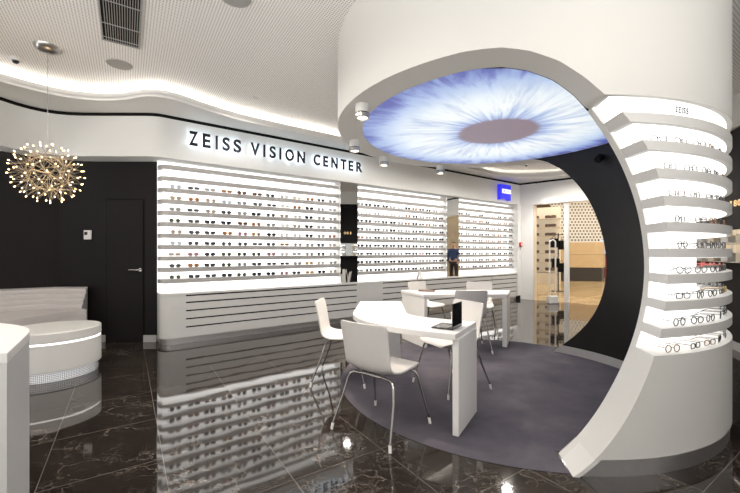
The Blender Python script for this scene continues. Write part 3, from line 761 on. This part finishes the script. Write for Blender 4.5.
panel((1.89, 5.07), (2.13, 5.59), .06, .0045, TZ-.04).build('side_panel', M['table'], tb2, bevel=.002)
# screen on the front table
t = thing('demonstration_screen', 'upright black glass screen with flat black base on front table', 'screen', (.60, 2.83, TZ), 0)
mb = MB(); mb.prism([(.464, 2.793), (.612, 2.71), (.721, 2.88), (.573, 2.963)], TZ+.0005, TZ+.012); mb.build('base', M['screen'], t, bevel=.003)
p = Vector((.612, 2.71)); q = Vector((.721, 2.88)); panel(tuple(p), tuple(q), .008, TZ+.012, TZ+.195).build('upright_panel', M['screen'], t, bevel=.002)
mb = MB(); mb.prism([(.52, 2.795), (.585, 2.757), (.64, 2.845), (.577, 2.885)], TZ+.012, TZ+.014); mb.build('keypad', M['nickel'], t)
t = tag(MB().box((.84, 5.43, TZ+.009), (.24, .14, .016), -.25).build('folder', M['brown'], bevel=.003, loc=(.84, 5.43, TZ+.001)), 'flat dark folder lying on the straight table', 'folder')

# ------------------------------------------------------------------ chairs
def make_chair():
    r = thing('shell_chair', 'x', 'chair')
    # side profile (y forward, z) with half width and edge lift
    prof = [(.235, .432, .150, -.004), (.225, .447, .185, 0), (.18, .452, .205, .004), (.10, .446, .215, .010), (.0, .437, .220, .016), (-.08, .434, .220, .020), (-.14, .442, .216, .024), (-.182, .465, .210, .022),
            (-.205, .50, .206, .020), (-.220, .55, .206, .022), (-.235, .62, .208, .025), (-.250, .70, .211, .026), (-.264, .77, .211, .024), (-.271, .803, .203, .022), (-.273, .815, .185, .020)]
    # densify
    P = [np.array(p) for p in prof]; dense = []
    for i in range(len(P)-1):
        p0, p1, p2, p3 = P[max(i-1, 0)], P[i], P[i+1], P[min(i+2, len(P)-1)]
        for j in range(3):
            t = j/3; dense.append(.5*((2*p1)+(p2-p0)*t+(2*p0-5*p1+4*p2-p3)*t*t+(3*p1-p0-3*p2+p3)*t**3))
    dense.append(P[-1])
    rows = []
    nx = 14
    for i, p in enumerate(dense):
        a = dense[max(i-1, 0)]; b = dense[min(i+1, len(dense)-1)]
        ty, tz = b[0]-a[0], b[1]-a[1]; L = math.hypot(ty, tz) or 1; ny, nz_ = tz/L, -ty/L   # normal pointing to the sitter
        if nz_ < 0 and i < 20: ny, nz_ = -ny, -nz_
        if i >= 20 and ny < 0: ny, nz_ = -ny, -nz_
        row = []
        for k in range(nx+1):
            u = -1+2*k/nx; lift = p[3]*(abs(u)**2.2)*(1.15)
            row.append((p[2]*u, p[0]+ny*lift, p[1]+nz_*lift))
        rows.append(row)
    m = MB(); m.grid(rows, True); o = m.build('seat_shell', M['chair'], r)
    sd = o.modifiers.new('solid', 'SOLIDIFY'); sd.thickness = .013; sd.offset = -1
    bv = o.modifiers.new('bev', 'BEVEL'); bv.width = .003; bv.segments = 2; bv.limit_method = 'ANGLE'; bv.angle_limit = .8
    m = MB()
    m.tube([(-.10, .13, .422), (.10, .13, .422)], .010); m.tube([(-.10, -.12, .412), (.10, -.12, .412)], .010)
    m.tube([(-.06, .13, .418), (-.06, -.12, .412)], .009); m.tube([(.06, .13, .418), (.06, -.12, .412)], .009)
    m.build('under_frame', M['chrome'], r)
    for sx in (-1, 1):
        for fy, yb, zt in ((1, .13, .422), (-1, -.12, .412)):
            m = MB(); yf = .255 if fy > 0 else -.275
            m.tube([(sx*.08, yb, zt), (sx*.165, yb+fy*.012, zt-.002), (sx*.192, yb+fy*.024, zt-.014), (sx*.207, yb+fy*.036, zt-.045), (sx*.225, yb+fy*.06, .27), (sx*.262, yf, .03)], [.0105, .0105, .0105, .0105, .0095, .0075], 10)
            l = m.build('leg', M['chrome'], r)
            m = MB(); m.tube([(sx*.2585, yf-fy*.005, .045), (sx*.265, yf+fy*.002, .0)], .0105, 12); m.build('foot_cap', M['paper'], l)
    return r
ch0 = make_chair()
chairs = [((-.285, 3.83, .0), (.99, -.08), 'white shell chair at far left, side-on, standing off the carpet edge'),
          ((.095, 2.785, .0045), (.62, .785), 'white shell chair closest to camera, its back towards the viewer'),
          ((.79, 3.62, .0045), (-.87, -.49), 'white shell chair behind the black screen, seat under the front table'),
          ((1.33, 5.02, .0045), (.05, 1), 'shaded lilac-looking shell chair seen from behind at the straight table'),
          ((.94, 6.10, .0), (.6, -.8), 'white shell chair behind the left end of the straight table'),
          ((1.785, 5.98, .0), (-.25, -.97), 'white shell chair behind the right end of the straight table')]
for i, (loc, f, lab) in enumerate(chairs):
    c = ch0 if i == 0 else copy_tree(ch0)
    c.location = loc; c.rotation_euler = (0, 0, math.atan2(-f[0], f[1])); tag(c, lab, 'chair', 'white shell chairs at the tables')

# ------------------------------------------------------------------ lounge corner
t = thing('corner_bench', 'white upholstered corner bench with channelled back along the dark walls', 'bench', (-4.3, 4.8, 0))
# polylines from the left to the free right end
bk_f = [(-5.7, 4.35), (-4.97, 4.93), (-4.72, 5.13), (-4.56, 5.235), (-4.30, 5.25), (-4.05, 5.25)]      # back, front face top
st_f = [(-4.7, 3.5), (-4.25, 4.22), (-4.17, 4.70), (-4.11, 4.96), (-4.02, 5.09), (-3.95, 5.12)]
bb = [(-5.82, 4.36), (-4.62, 5.37), (-4.13, 5.37)]
bfront = smoothline(bk_f, 4); seatf = smoothline(st_f, 4)
mb = MB(); mb.prism(seatf+bb[::-1], 0.0, .43); mb.build('base', M['sofa'], t)
mb = MB(); mb.prism(offset(seatf, .0)+offset(bfront, -.04)[::-1], .43, .52); mb.build('seat_cushion', M['sofa'], t, bevel=.015)
rows = []
zs = []
zs.append((.43, .03))
for k in range(4):
    z0 = .52+.0715*k
    for a, o_ in ((0.0, .018), (.02, .004), (.056, 0.0), (.066, .012)): zs.append((z0+a, o_))
zs.append((.806, .0)); zs.append((.812, .02))
for z, o_ in zs:
    slope = (.812-z)*.35
    ln = offset(bfront, o_-slope*1.0) ; rows.append([(*p, z) for p in ln])
m = MB(); m.grid(rows, True)
nb = len(bfront); back = []
for i in range(nb):
    k = i/(nb-1); L = [Vector(b) for b in bb]
    q = L[0].lerp(L[1], k/.75) if k < .75 else L[1].lerp(L[2], (k-.75)/.25); back.append(tuple(q))
m.grid([rows[-1], [(*p, .812) for p in back]], False); m.grid([[(*p, .812) for p in back], [(*p, .43) for p in back]], False)
m.quad([r[-1] for r in rows]+[(*back[-1], .812), (*back[-1], .43)])
m.build('backrest', M['sofa'], t)

def ring_el(c, a, b, rz, n=64):
    return [(c[0]+a*math.cos(2*PI*k/n)*math.cos(rz)-b*math.sin(2*PI*k/n)*math.sin(rz), c[1]+a*math.cos(2*PI*k/n)*math.sin(rz)+b*math.sin(2*PI*k/n)*math.cos(rz)) for k in range(n)]
oc = (-3.47, 4.02)
t = thing('round_ottoman', 'round white ottoman with lit seam and glowing beaded foot', 'ottoman', (*oc, 0))
def dsk(k, z0, z1, nm, mat, bev=0): 
    mb = MB(); mb.prism(ring_el(oc, .43*k, .40*k, .5), z0, z1, True); return mb.build(nm, M[mat], t, bevel=bev)
dsk(.93, 0, .10, 'beaded_foot', 'beads'); dsk(1, .10, .378, 'body', 'white', .006); dsk(.985, .378, .394, 'light_seam', 'led'); dsk(1, .394, .50, 'seat', 'white', .012)
m = MB()
for k in range(5):
    ring = ring_el(oc, .43*.94, .40*.94, .5, 170)
    for i in range(0, 170):
        p = ring[i]; m.lathe([(0, -.006), (.005, -.003), (.005, .003), (0, .006)], (p[0], p[1], .012+.017*k), 5)
o = m.build('bead_fringe', M['chrome'], t, merge=False); o['kind'] = 'stuff'

# counter in the near left corner
t = thing('front_counter', 'white counter with rounded corner at the near left edge', 'counter', (-1.5, 1.35, 0))
fc = [(-1.152, 1.167), (-1.425, 1.56), (-1.70, 1.68), (-2.3, 1.66), (-2.3, 1.13)]
fp = rounded_poly(fc, [.0, .16, .2, 0, 0], 8)
mb = MB(); mb.prism(fp, .965, 1.0); mb.build('worktop', M['table'], t, bevel=.003)
c_ = Vector((-1.7, 1.4)); mb = MB(); mb.prism([tuple(c_+(Vector(p)-c_)*.995) for p in fp], 0, .965); mb.build('body', M['counter'], t)

# ------------------------------------------------------------------ pendant sphere lamp
pc = Vector((-3.27, 3.727, 2.12)); 
t = thing('sphere_pendant_lamp', 'large openwork ball lamp of thin rods with tiny warm bulbs', 'lamp', (pc.x, pc.y, ZC))
mb = MB(); mb.lathe([(0, -.06), (.04, -.057), (.08, -.044), (.108, -.02), (.115, 0), (0, 0)], (pc.x, pc.y, ZC), 28); mb.build('canopy', M['nickel'], t)
mb = MB(); mb.tube([(pc.x, pc.y, ZC-.03), (pc.x, pc.y, pc.z+.27)], .0028, 6); mb.build('cable', M['grey'], t)
NP = 96; outp = []
for i in range(NP):
    z = 1-2*(i+.5)/NP; r_ = math.sqrt(1-z*z); a = i*PI*(3-math.sqrt(5)); outp.append(Vector((r_*math.cos(a), r_*math.sin(a), z)))
bm_ = bmesh.new(); bmesh.ops.create_icosphere(bm_, subdivisions=2, radius=1); inn = [v.co.copy().normalized() for v in bm_.verts]; ed = [(e.verts[0].index, e.verts[1].index) for e in bm_.edges]; bm_.free()
m = MB(); R1, R2 = .178, .292
for a, b in ed: m.tube([pc+inn[a]*R1, pc+inn[b]*R1], .0016, 4, False)
for q in outp:
    near = sorted(range(len(inn)), key=lambda k: (inn[k]-q).length)[:3]
    for k in near: m.tube([pc+inn[k]*R1, pc+q*R2], .0014, 4, False)
for q in inn[::3]: m.tube([pc, pc+q*R1], .0018, 4, False)
m.build('rod_frame', M['bronze'], t, merge=False)
m = MB(); m.lathe([(0, -.03), (.03, 0), (0, .03)], tuple(pc), 12); m.build('hub', M['bronze'], t)
b0 = MB(); b0.lathe([(0, -.004), (.005, 0), (.0062, .006), (.004, .013), (0, .016)], (0, 0, 0), 8); bul = b0.build('bulb', M['bulb']); bul.parent = t
bm0 = bul.data
for i, q in enumerate(outp):
    o = bul if i == 0 else bul.copy()
    if i: col.objects.link(o)
    o.parent = t; o.location = pc+q*R2-Vector(t.location); o.rotation_euler = q.to_track_quat('Z', 'Y').to_euler()
l = bpy.data.lights.new('pendant_glow', 'POINT'); l.energy = 5; l.color = (1, .72, .4); l.shadow_soft_size = .2
o = bpy.data.objects.new('pendant_glow', l); col.objects.link(o); o.location = pc

# ------------------------------------------------------------------ ceiling fittings
def disc(x, y, r, h, nm, mat, lab, cat, grp=None):
    mb = MB(); mb.lathe([(0, -h), (r*.95, -h), (r, -h*.3), (r, 0), (0, 0)], (x, y, ZC), 32); return tag(mb.build(nm, M[mat], loc=(x, y, ZC)), lab, cat, grp)
disc(-2.776, 4.068, .125, .008, 'ceiling_speaker', 'spkgrey', 'round grey ceiling speaker just beyond the air vent', 'speaker', 'ceiling speakers')
disc(-1.098, 3.0, .125, .008, 'ceiling_speaker', 'spkgrey', 'round grey ceiling speaker at the top edge, nearer the kiosk', 'speaker', 'ceiling speakers')
def domecam(x, y, lab, r=.05):
    t = thing('dome_camera', lab, 'camera', (x, y, ZC)); mb = MB(); mb.lathe([(0, -.03), (r*.9, -.03), (r, -.02), (r, 0), (0, 0)], (x, y, ZC), 24); mb.build('mount', M['white'], t)
    mb = MB(); mb.lathe([(0, -.03-r*.6)]+[(r*.62*math.sin(a), -.03-r*.6*math.cos(a)) for a in (.5, 1.0, 1.57)], (x, y, ZC), 20); mb.build('dome', M['screen'], t)
domecam(-3.80, 3.94, 'small white dome camera with black lens above the left fascia')
domecam(3.7, 8.7, 'small dark dome camera on the far ceiling by the end wall', .04)
# air vent: frame, slats, cross bars
t = thing('air_vent', 'long rectangular grey slatted air vent in perforated ceiling', 'vent', (-2.1, 3.1, ZC))
va = Vector((-.552, .834)); vb = Vector((.834, .552)); v0 = Vector((-2.358, 3.734))   # far right corner
def V(a, b, z): p = v0-va*a-vb*b; return (p.x, p.y, z)
L_, W_ = 1.25, .283
m = MB()
def vbox(a0, a1, b0, b1, z0, z1, m): m.prism([V(a0, b0, 0)[:2], V(a1, b0, 0)[:2], V(a1, b1, 0)[:2], V(a0, b1, 0)[:2]], z0, z1)
vbox(0, L_, 0, W_, ZC-.003, ZC-.001, m); m.build('duct', M['black'], t)
m = MB()
vbox(-.01, L_, -.012, 0, ZC-.014, ZC, m); vbox(-.01, L_, W_, W_+.012, ZC-.014, ZC, m); vbox(-.012, 0, -.012, W_+.012, ZC-.014, ZC, m); vbox(L_, L_+.012, -.012, W_+.012, ZC-.014, ZC, m)
m.build('frame', M['grey'], t)
for k in range(14):
    m = MB(); b0_ = .012+k*(W_-.02)/14; vbox(0, L_, b0_, b0_+.006, ZC-.012, ZC-.003, m); m.build('slat', M['spkgrey'], t)
for k in (.07, .33, .7, 1.05):
    m = MB(); vbox(k, k+.009, 0, W_, ZC-.016, ZC-.012, m); m.build('cross_bar', M['grey'], t)
# recessed downlight over the display wall; unseen spot lamps added to brighten the shop
def downlight(x, y, lab, e, vis=True, z=ZC, grp='recessed downlights'):
    if vis:
        t = thing('downlight', lab, 'downlight', (x, y, z), 0, grp)
        mb = MB(); mb.lathe([(.032, -.006), (.045, -.006), (.045, 0), (.032, 0), (.032, -.006)], (x, y, z), 24); mb.build('bezel', M['white'], t)
        mb = MB(); mb.lathe([(0, -.004), (.031, -.004), (.031, 0), (0, 0)], (x, y, z), 24); mb.build('lens', M['lamp'], t)
    l = bpy.data.lights.new('downlight_or_fill_lamp', 'SPOT'); l.energy = e; l.color = (1, .94, .87); l.spot_size = 2.85; l.spot_blend = .5; l.shadow_soft_size = .07
    o = bpy.data.objects.new('downlight_or_fill_lamp', l); col.objects.link(o); o.location = (x, y, z-.02)
downlight(-1.525, 4.94, 'tiny bright downlight in the ceiling above the fascia lettering', 25)
for x, y, e in ((-2.2, 1.6, 45), (-1.9, 3.1, 40), (0, -.8, 45), (2.2, .6, 14), (-3.9, .4, 35), (3.7, 1.3, 14), (.4, 6.0, 35), (2.7, 7.2, 95), (4.5, 8.4, 110), (1.4, 6.3, 50), (1.5, .9, 12), (-1.0, 1.2, 45)):  # unseen fill lamps without fittings, added for brightness
    downlight(x, y, '', e, False)
def area(x, y, z, sx, sy, e, c, rx=0, rz=0):
    l = bpy.data.lights.new('mall_area_lamp', 'AREA'); l.shape = 'RECTANGLE'; l.size = sx; l.size_y = sy; l.energy = e; l.color = c
    o = bpy.data.objects.new('mall_area_lamp', l); col.objects.link(o); o.location = (x, y, z); o.rotation_euler = (rx, 0, rz); return o
# wash on the end wall
l = bpy.data.lights.new('wall_washer', 'SPOT'); l.energy = 60; l.color = (1, .96, .91); l.spot_size = 1.4; l.spot_blend = .7; l.shadow_soft_size = .04
o = bpy.data.objects.new('wall_washer', l); col.objects.link(o); q = EW(.75, -.35); o.location = (q[0], q[1], ZF1)
# unseen area lamps lighting the mall
area(11, 13, 4.3, 8, 8, 300, (1, .92, .80)); area(10, 7.5, 4.0, 4, 4, 80, (1, .93, .82))

# ------------------------------------------------------------------ mall beyond the opening
mb = MB(); mb.prism([EW(.3, .2), EW(9, .2), (26, 4), (26, 24), (0, 24), (2, 12)], 4.4, 4.5); struct(mb.build('ceiling_mall', M['wallwhite']))
# slim mullion and security gate
t = tag(MB().prism([EW(1.08, .05), EW(1.19, .05), EW(1.19, .15), EW(1.08, .15)], 0, ZF0-.02).build('post', M['white'], loc=(*EW(1.13, .1), 0), bevel=.004), 'slim white post standing in the wide opening', 'post')
g0 = EW(.93, -.42); t = thing('security_gate', 'white anti-theft gate with grey foot before the slim post', 'gate', (*g0, 0))
mb = MB(); mb.box((g0[0], g0[1], .10), (.26, .12, .2), .1); mb.build('base', M['white'], t, bevel=.02)
hp = []
for a in range(0, 13): hp.append((g0[0]-.075*math.cos(PI*a/12), g0[1], 1.55+.075*math.sin(PI*a/12)))
mb = MB(); mb.tube([(g0[0]-.075, g0[1], .19)]+hp+[(g0[0]+.075, g0[1], .19)], .018, 10); mb.build('loop', M['white'], t)
# oak kiosk under roller shutter
t = thing('oak_island', 'pale oak counter block on dark plinth under the roller shutter', 'counter', (9.6, 17.2, 0))
ka = Vector((8.7, 16.9)); kb = Vector((10.35, 16.4)); kc = Vector((10.9, 17.1))
poly = [tuple(ka), tuple(kb), tuple(kc), (9.4, 18.2)]
mb = MB(); mb.prism(poly, 0, .62); mb.build('plinth', M['darkbase'], t)
cen = Vector((9.8, 17.1))
mb = MB(); mb.prism([tuple(cen+(Vector(p)-cen)*1.04) for p in poly], .62, 1.19); mb.build('lower_panel', M['wood'], t)
mb = MB(); mb.prism([tuple(cen+(Vector(p)-cen)*1.03) for p in poly], 1.20, 1.76); mb.build('upper_panel', M['wood'], t)
# roller shutter of open links
t = thing('roller_shutter', 'white open-link roller shutter hanging above the oak counter', 'shutter', (10, 18.4, 1.8))
sa, sb = Vector((9.0, 18.3)), Vector((13.2, 18.0)); m = MB(); nrow = 15
def SP(k, z): p = sa.lerp(sb, k); return (p.x, p.y, z)
for i in range(nrow+1):
    z = 1.80+i*.15; p = SP(0, z); q = SP(1, z); m.prism([p[:2], q[:2], (q[0], q[1]+.03), (p[0], p[1]+.03)], z, z+.065)
m.build('rail', M['shutter'], t, merge=False)
m = MB()
for i in range(nrow):
    for j in range(26):
        p = SP((j+(.5 if i % 2 else 0))/26.5, 0); m.box((p[0], p[1]+.015, 1.80+i*.15+.10), (.075, .02, .10))
o = m.build('link', M['shutter'], t, merge=False); o['kind'] = 'stuff'
mb = MB(); mb.prism([(8.5, 20.2), (14.5, 19.8), (14.5, 20.1), (8.5, 20.5)], 0, 4.4); struct(mb.build('wall_shop', M['brownwall']))
mb = MB(); mb.prism([(15.5, 1), (15.8, 1), (15.8, 13), (15.5, 13)], 0, 4.4); struct(mb.build('wall_mall', M['brownbeige']))
# shop front with rows of goods on the left
mb = MB(); mb.prism([(4.0, 15.6), (8.5, 20.2), (8.3, 20.4), (3.8, 15.9)], 0, 4.4); struct(mb.build('wall_shop_left', M['beigeglow']))
t = thing('shop_shelving', 'curved pale shop shelving with rows of brown goods beyond the opening', 'shop shelf', (6.6, 15, 0))
pa = [(5.6, 15.2), (6.3, 15.4), (7.0, 15.3), (7.7, 14.9)]; ps = smoothline(pa, 4)
for k in range(7):
    z = .55+k*.36; band(ps, .35, z-.03, z, -1).build('shelf', M['beige'], t)
band(offset(ps, .36), .04, 0, 3.2, -1).build('back_panel', M['beigeglow'], t)
band(offset(ps, .02), .33, 0, .45, -1).build('base', M['beige'], t)
for k in range(7):
    z = .55+k*.36
    for i in range(9):
        p = Vector(ps[0]).lerp(Vector(ps[-1]), (i+.5)/7); q = ps[int((i+.5)/9*(len(ps)-1))]
        b = MB(); b.box((q[0], q[1]+.18, z+.066), (.18, .18, .13), .1*i); o = b.build('shop_item', M['brown'], loc=(q[0], q[1]+.18, z), bevel=.03)
        tag(o, f'small dark item, {ORD[i]} from left on {ORD[k]} shelf up in the neighbouring shop', 'goods', 'goods in the neighbouring shop')
# rack with black bags half hidden behind the post
t = thing('bag_stand', 'dark stand hung with black bags, seen behind the slim post', 'stand', (6.3, 12.3, 0))
mb = MB(); mb.tube([(6.3, 12.3, 0), (6.3, 12.3, 1.95)], .02); mb.lathe([(0, 0), (.2, 0), (.2, .02), (0, .02)], (6.3, 12.3, 0), 20); mb.tube([(6.12, 12.3, 1.9), (6.48, 12.3, 1.9)], .015); mb.build('pole', M['darkbase'], t)
for x, z in ((6.15, 1.62), (6.42, 1.55), (6.2, .95), (6.4, .8)):
    mb = MB(); mb.box((x, 12.28, z), (.22, .12, .3)); mb.tube([(x-.07, 12.28, z+.15), (x, 12.28, z+.26), (x+.07, 12.28, z+.15)], .008); mb.build('bag', M['black'], t, bevel=.03)
# bright things at the right rim of the view
t = thing('red_chair', 'red wooden chair beyond the oak counter', 'chair', (12.45, 18.9, 0))
for x in (12.25, 12.65):
    for y in (18.7, 19.1): mb = MB(); mb.box((x, y, .22), (.05, .05, .44)); mb.build('leg', M['red'], t)
mb = MB(); mb.box((12.45, 18.9, .46), (.46, .46, .04)); mb.build('seat', M['red'], t)
mb = MB(); mb.box((12.45, 19.12, .85), (.46, .04, .5)); mb.build('backrest', M['red'], t)
t = thing('blue_screen', 'glowing blue display screen beyond the oak counter', 'screen', (12.7, 19.55, 0))
mb = MB(); mb.box((12.7, 19.5, 1.6), (1.0, .05, .75)); mb.build('panel', M['blueglow'], t)
mb = MB(); mb.box((12.7, 19.56, 1.6), (1.06, .06, .81)); mb.build('casing', M['black'], t)
mb = MB(); mb.box((12.7, 19.6, .6), (.1, .06, 1.2)); mb.build('stand', M['black'], t)

# person in blue, seen only in the far mirror
def skin_body(name, joints, edges, mat, parent, sub=2):
    me = bpy.data.meshes.new(name); me.from_pydata([j[:3] for j in joints], edges, []); me.materials.append(mat)
    o = bpy.data.objects.new(name, me); col.objects.link(o); o.parent = parent
    sk = o.modifiers.new('skin', 'SKIN'); sk.use_smooth_shade = True
    for i, j in enumerate(joints):
        v = me.skin_vertices[0].data[i]; v.radius = (j[3], j[4] if len(j) > 4 else j[3]); v.use_root = (i == 0)
    s = o.modifiers.new('sub', 'SUBSURF'); s.levels = sub; s.render_levels = sub; return o
per = thing('person', 'person in blue jacket and dark trousers reflected in the far mirror', 'person', (8.4, 8.26, 0), 2.0)
J = [(0, 0, .95, .15, .11), (0, 0, 1.15, .13, .10), (0, 0, 1.36, .17, .10), (0, 0, 1.48, .06), (0, 0, 1.55, .055), (-.09, 0, .88, .09), (-.10, .03, .5, .06), (-.10, 0, .08, .045), (-.10, .13, .03, .035),
     (.09, 0, .88, .09), (.11, -.03, .5, .06), (.12, -.06, .08, .045), (.12, .07, .03, .035), (-.19, 0, 1.40, .06), (-.25, -.02, 1.13, .045), (-.24, .08, .90, .035), (-.24, .10, .82, .03), (.19, 0, 1.40, .06), (.25, -.02, 1.13, .045), (.24, .10, .92, .035), (.23, .13, .84, .03),
     (0, .01, 1.63, .085, .095), (0, .01, 1.70, .07, .08)]
EG = [(0, 1), (1, 2), (2, 3), (3, 4), (0, 5), (5, 6), (6, 7), (7, 8), (0, 9), (9, 10), (10, 11), (11, 12), (2, 13), (13, 14), (14, 15), (15, 16), (2, 17), (17, 18), (18, 19), (19, 20), (4, 21), (21, 22)]
skin_body('body', J, EG, M['skin'], per)
JJ = [(0, 0, .90, .17, .13), (0, 0, 1.15, .155, .125), (0, 0, 1.36, .19, .12), (0, 0, 1.45, .09), (-.20, 0, 1.40, .075), (-.26, -.02, 1.13, .06), (-.245, .08, .92, .048), (.20, 0, 1.40, .075), (.26, -.02, 1.13, .06), (.245, .10, .94, .048)]
skin_body('jacket', JJ, [(0, 1), (1, 2), (2, 3), (2, 4), (4, 5), (5, 6), (2, 7), (7, 8), (8, 9)], M['cloth_blue'], per)
JT = [(0, 0, .93, .155, .12), (-.09, 0, .86, .10), (-.10, .03, .5, .072), (-.10, 0, .09, .06), (.09, 0, .86, .10), (.11, -.03, .5, .072), (.12, -.06, .09, .06)]
skin_body('trousers', JT, [(0, 1), (1, 2), (2, 3), (0, 4), (4, 5), (5, 6)], M['cloth_dark'], per)
skin_body('hair', [(0, -.02, 1.66, .10, .10), (0, -.01, 1.73, .085, .09)], [(0, 1)], M['hair'], per)

# ------------------------------------------------------------------ things on the right dark wall
t = thing('glass_wall_shelf', 'chrome and glass shelf unit on the dark right wall, behind the kiosk', 'shelf', (*RW(2.2, -.15), 1.15), math.atan2(ru.y, ru.x))
for z in (1.20, 1.44):
    mb = MB(); mb.prism([RW(1.55, -.28), RW(3.6, -.28), RW(3.6, 0), RW(1.55, 0)], z-.012, z); mb.build('shelf', M['chrome'], t)
mb = MB(); mb.prism([RW(1.55, -.02), RW(3.6, -.02), RW(3.6, -.001), RW(1.55, -.001)], 1.20, 1.62); mb.build('back_panel', M['mirror'], t)
for i, k in enumerate((1.75, 2.05, 2.4, 2.75, 3.1, 3.4)):
    for z, nm in ((1.20, 'lower'), (1.44, 'upper')):
        p = RW(k, -.14); mb = MB(); mb.prism(rounded_poly([(p[0]-.05, p[1]-.05), (p[0]+.05, p[1]-.05), (p[0]+.05, p[1]+.05), (p[0]-.05, p[1]+.05)], [.02]*4, 3), z, z+.08+.03*(i % 2))
        tag(mb.build('display_box', M['beige' if (i+int(z*10)) % 2 else 'nickel'], loc=(*p, z), bevel=.004), f'small display box, {ORD[i]} along the {nm} glass shelf of dark wall', 'box', 'boxes on the glass wall shelf')
t = thing('gold_lettering', 'small gold characters on the dark right wall beside the kiosk', 'sign', (*RW(2.5, 0), 1.93), 0)
def RWl(s, d): return RW(2.64-s, -d)
for k, ch in enumerate('180'):
    letter(ch, RWl, .0+k*.09, .0+k*.09+(.035 if ch == '1' else .065), 1.935, 2.02, .002, .010, 'letter', M['gold'], t)

# ------------------------------------------------------------------ world and view
w = bpy.data.worlds.new('world'); sc.world = w; w.use_nodes = True
bg = w.node_tree.nodes['Background']; bg.inputs[0].default_value = (1, .975, .945, 1); bg.inputs[1].default_value = .95
wn = w.node_tree; tc = wn.nodes.new('ShaderNodeTexCoord'); sp_ = wn.nodes.new('ShaderNodeSeparateXYZ'); rp = wn.nodes.new('ShaderNodeMapRange')
wn.links.new(tc.outputs['Generated'], sp_.inputs[0]); wn.links.new(sp_.outputs[2], rp.inputs['Value'])
rp.inputs['From Min'].default_value = -.30; rp.inputs['From Max'].default_value = -.02; rp.inputs['To Min'].default_value = 2.8; rp.inputs['To Max'].default_value = .38  # stronger glow from below the horizon, added to brighten the ceiling
wn.links.new(rp.outputs[0], bg.inputs[1])
sc.view_settings.view_transform = 'Standard'; sc.view_settings.look = 'None'; sc.view_settings.gamma = 1; sc.view_settings.use_curve_mapping = False
sc.view_settings.exposure = 1.02
sc.cycles.use_denoising = True
sc.cycles.max_bounces = 8
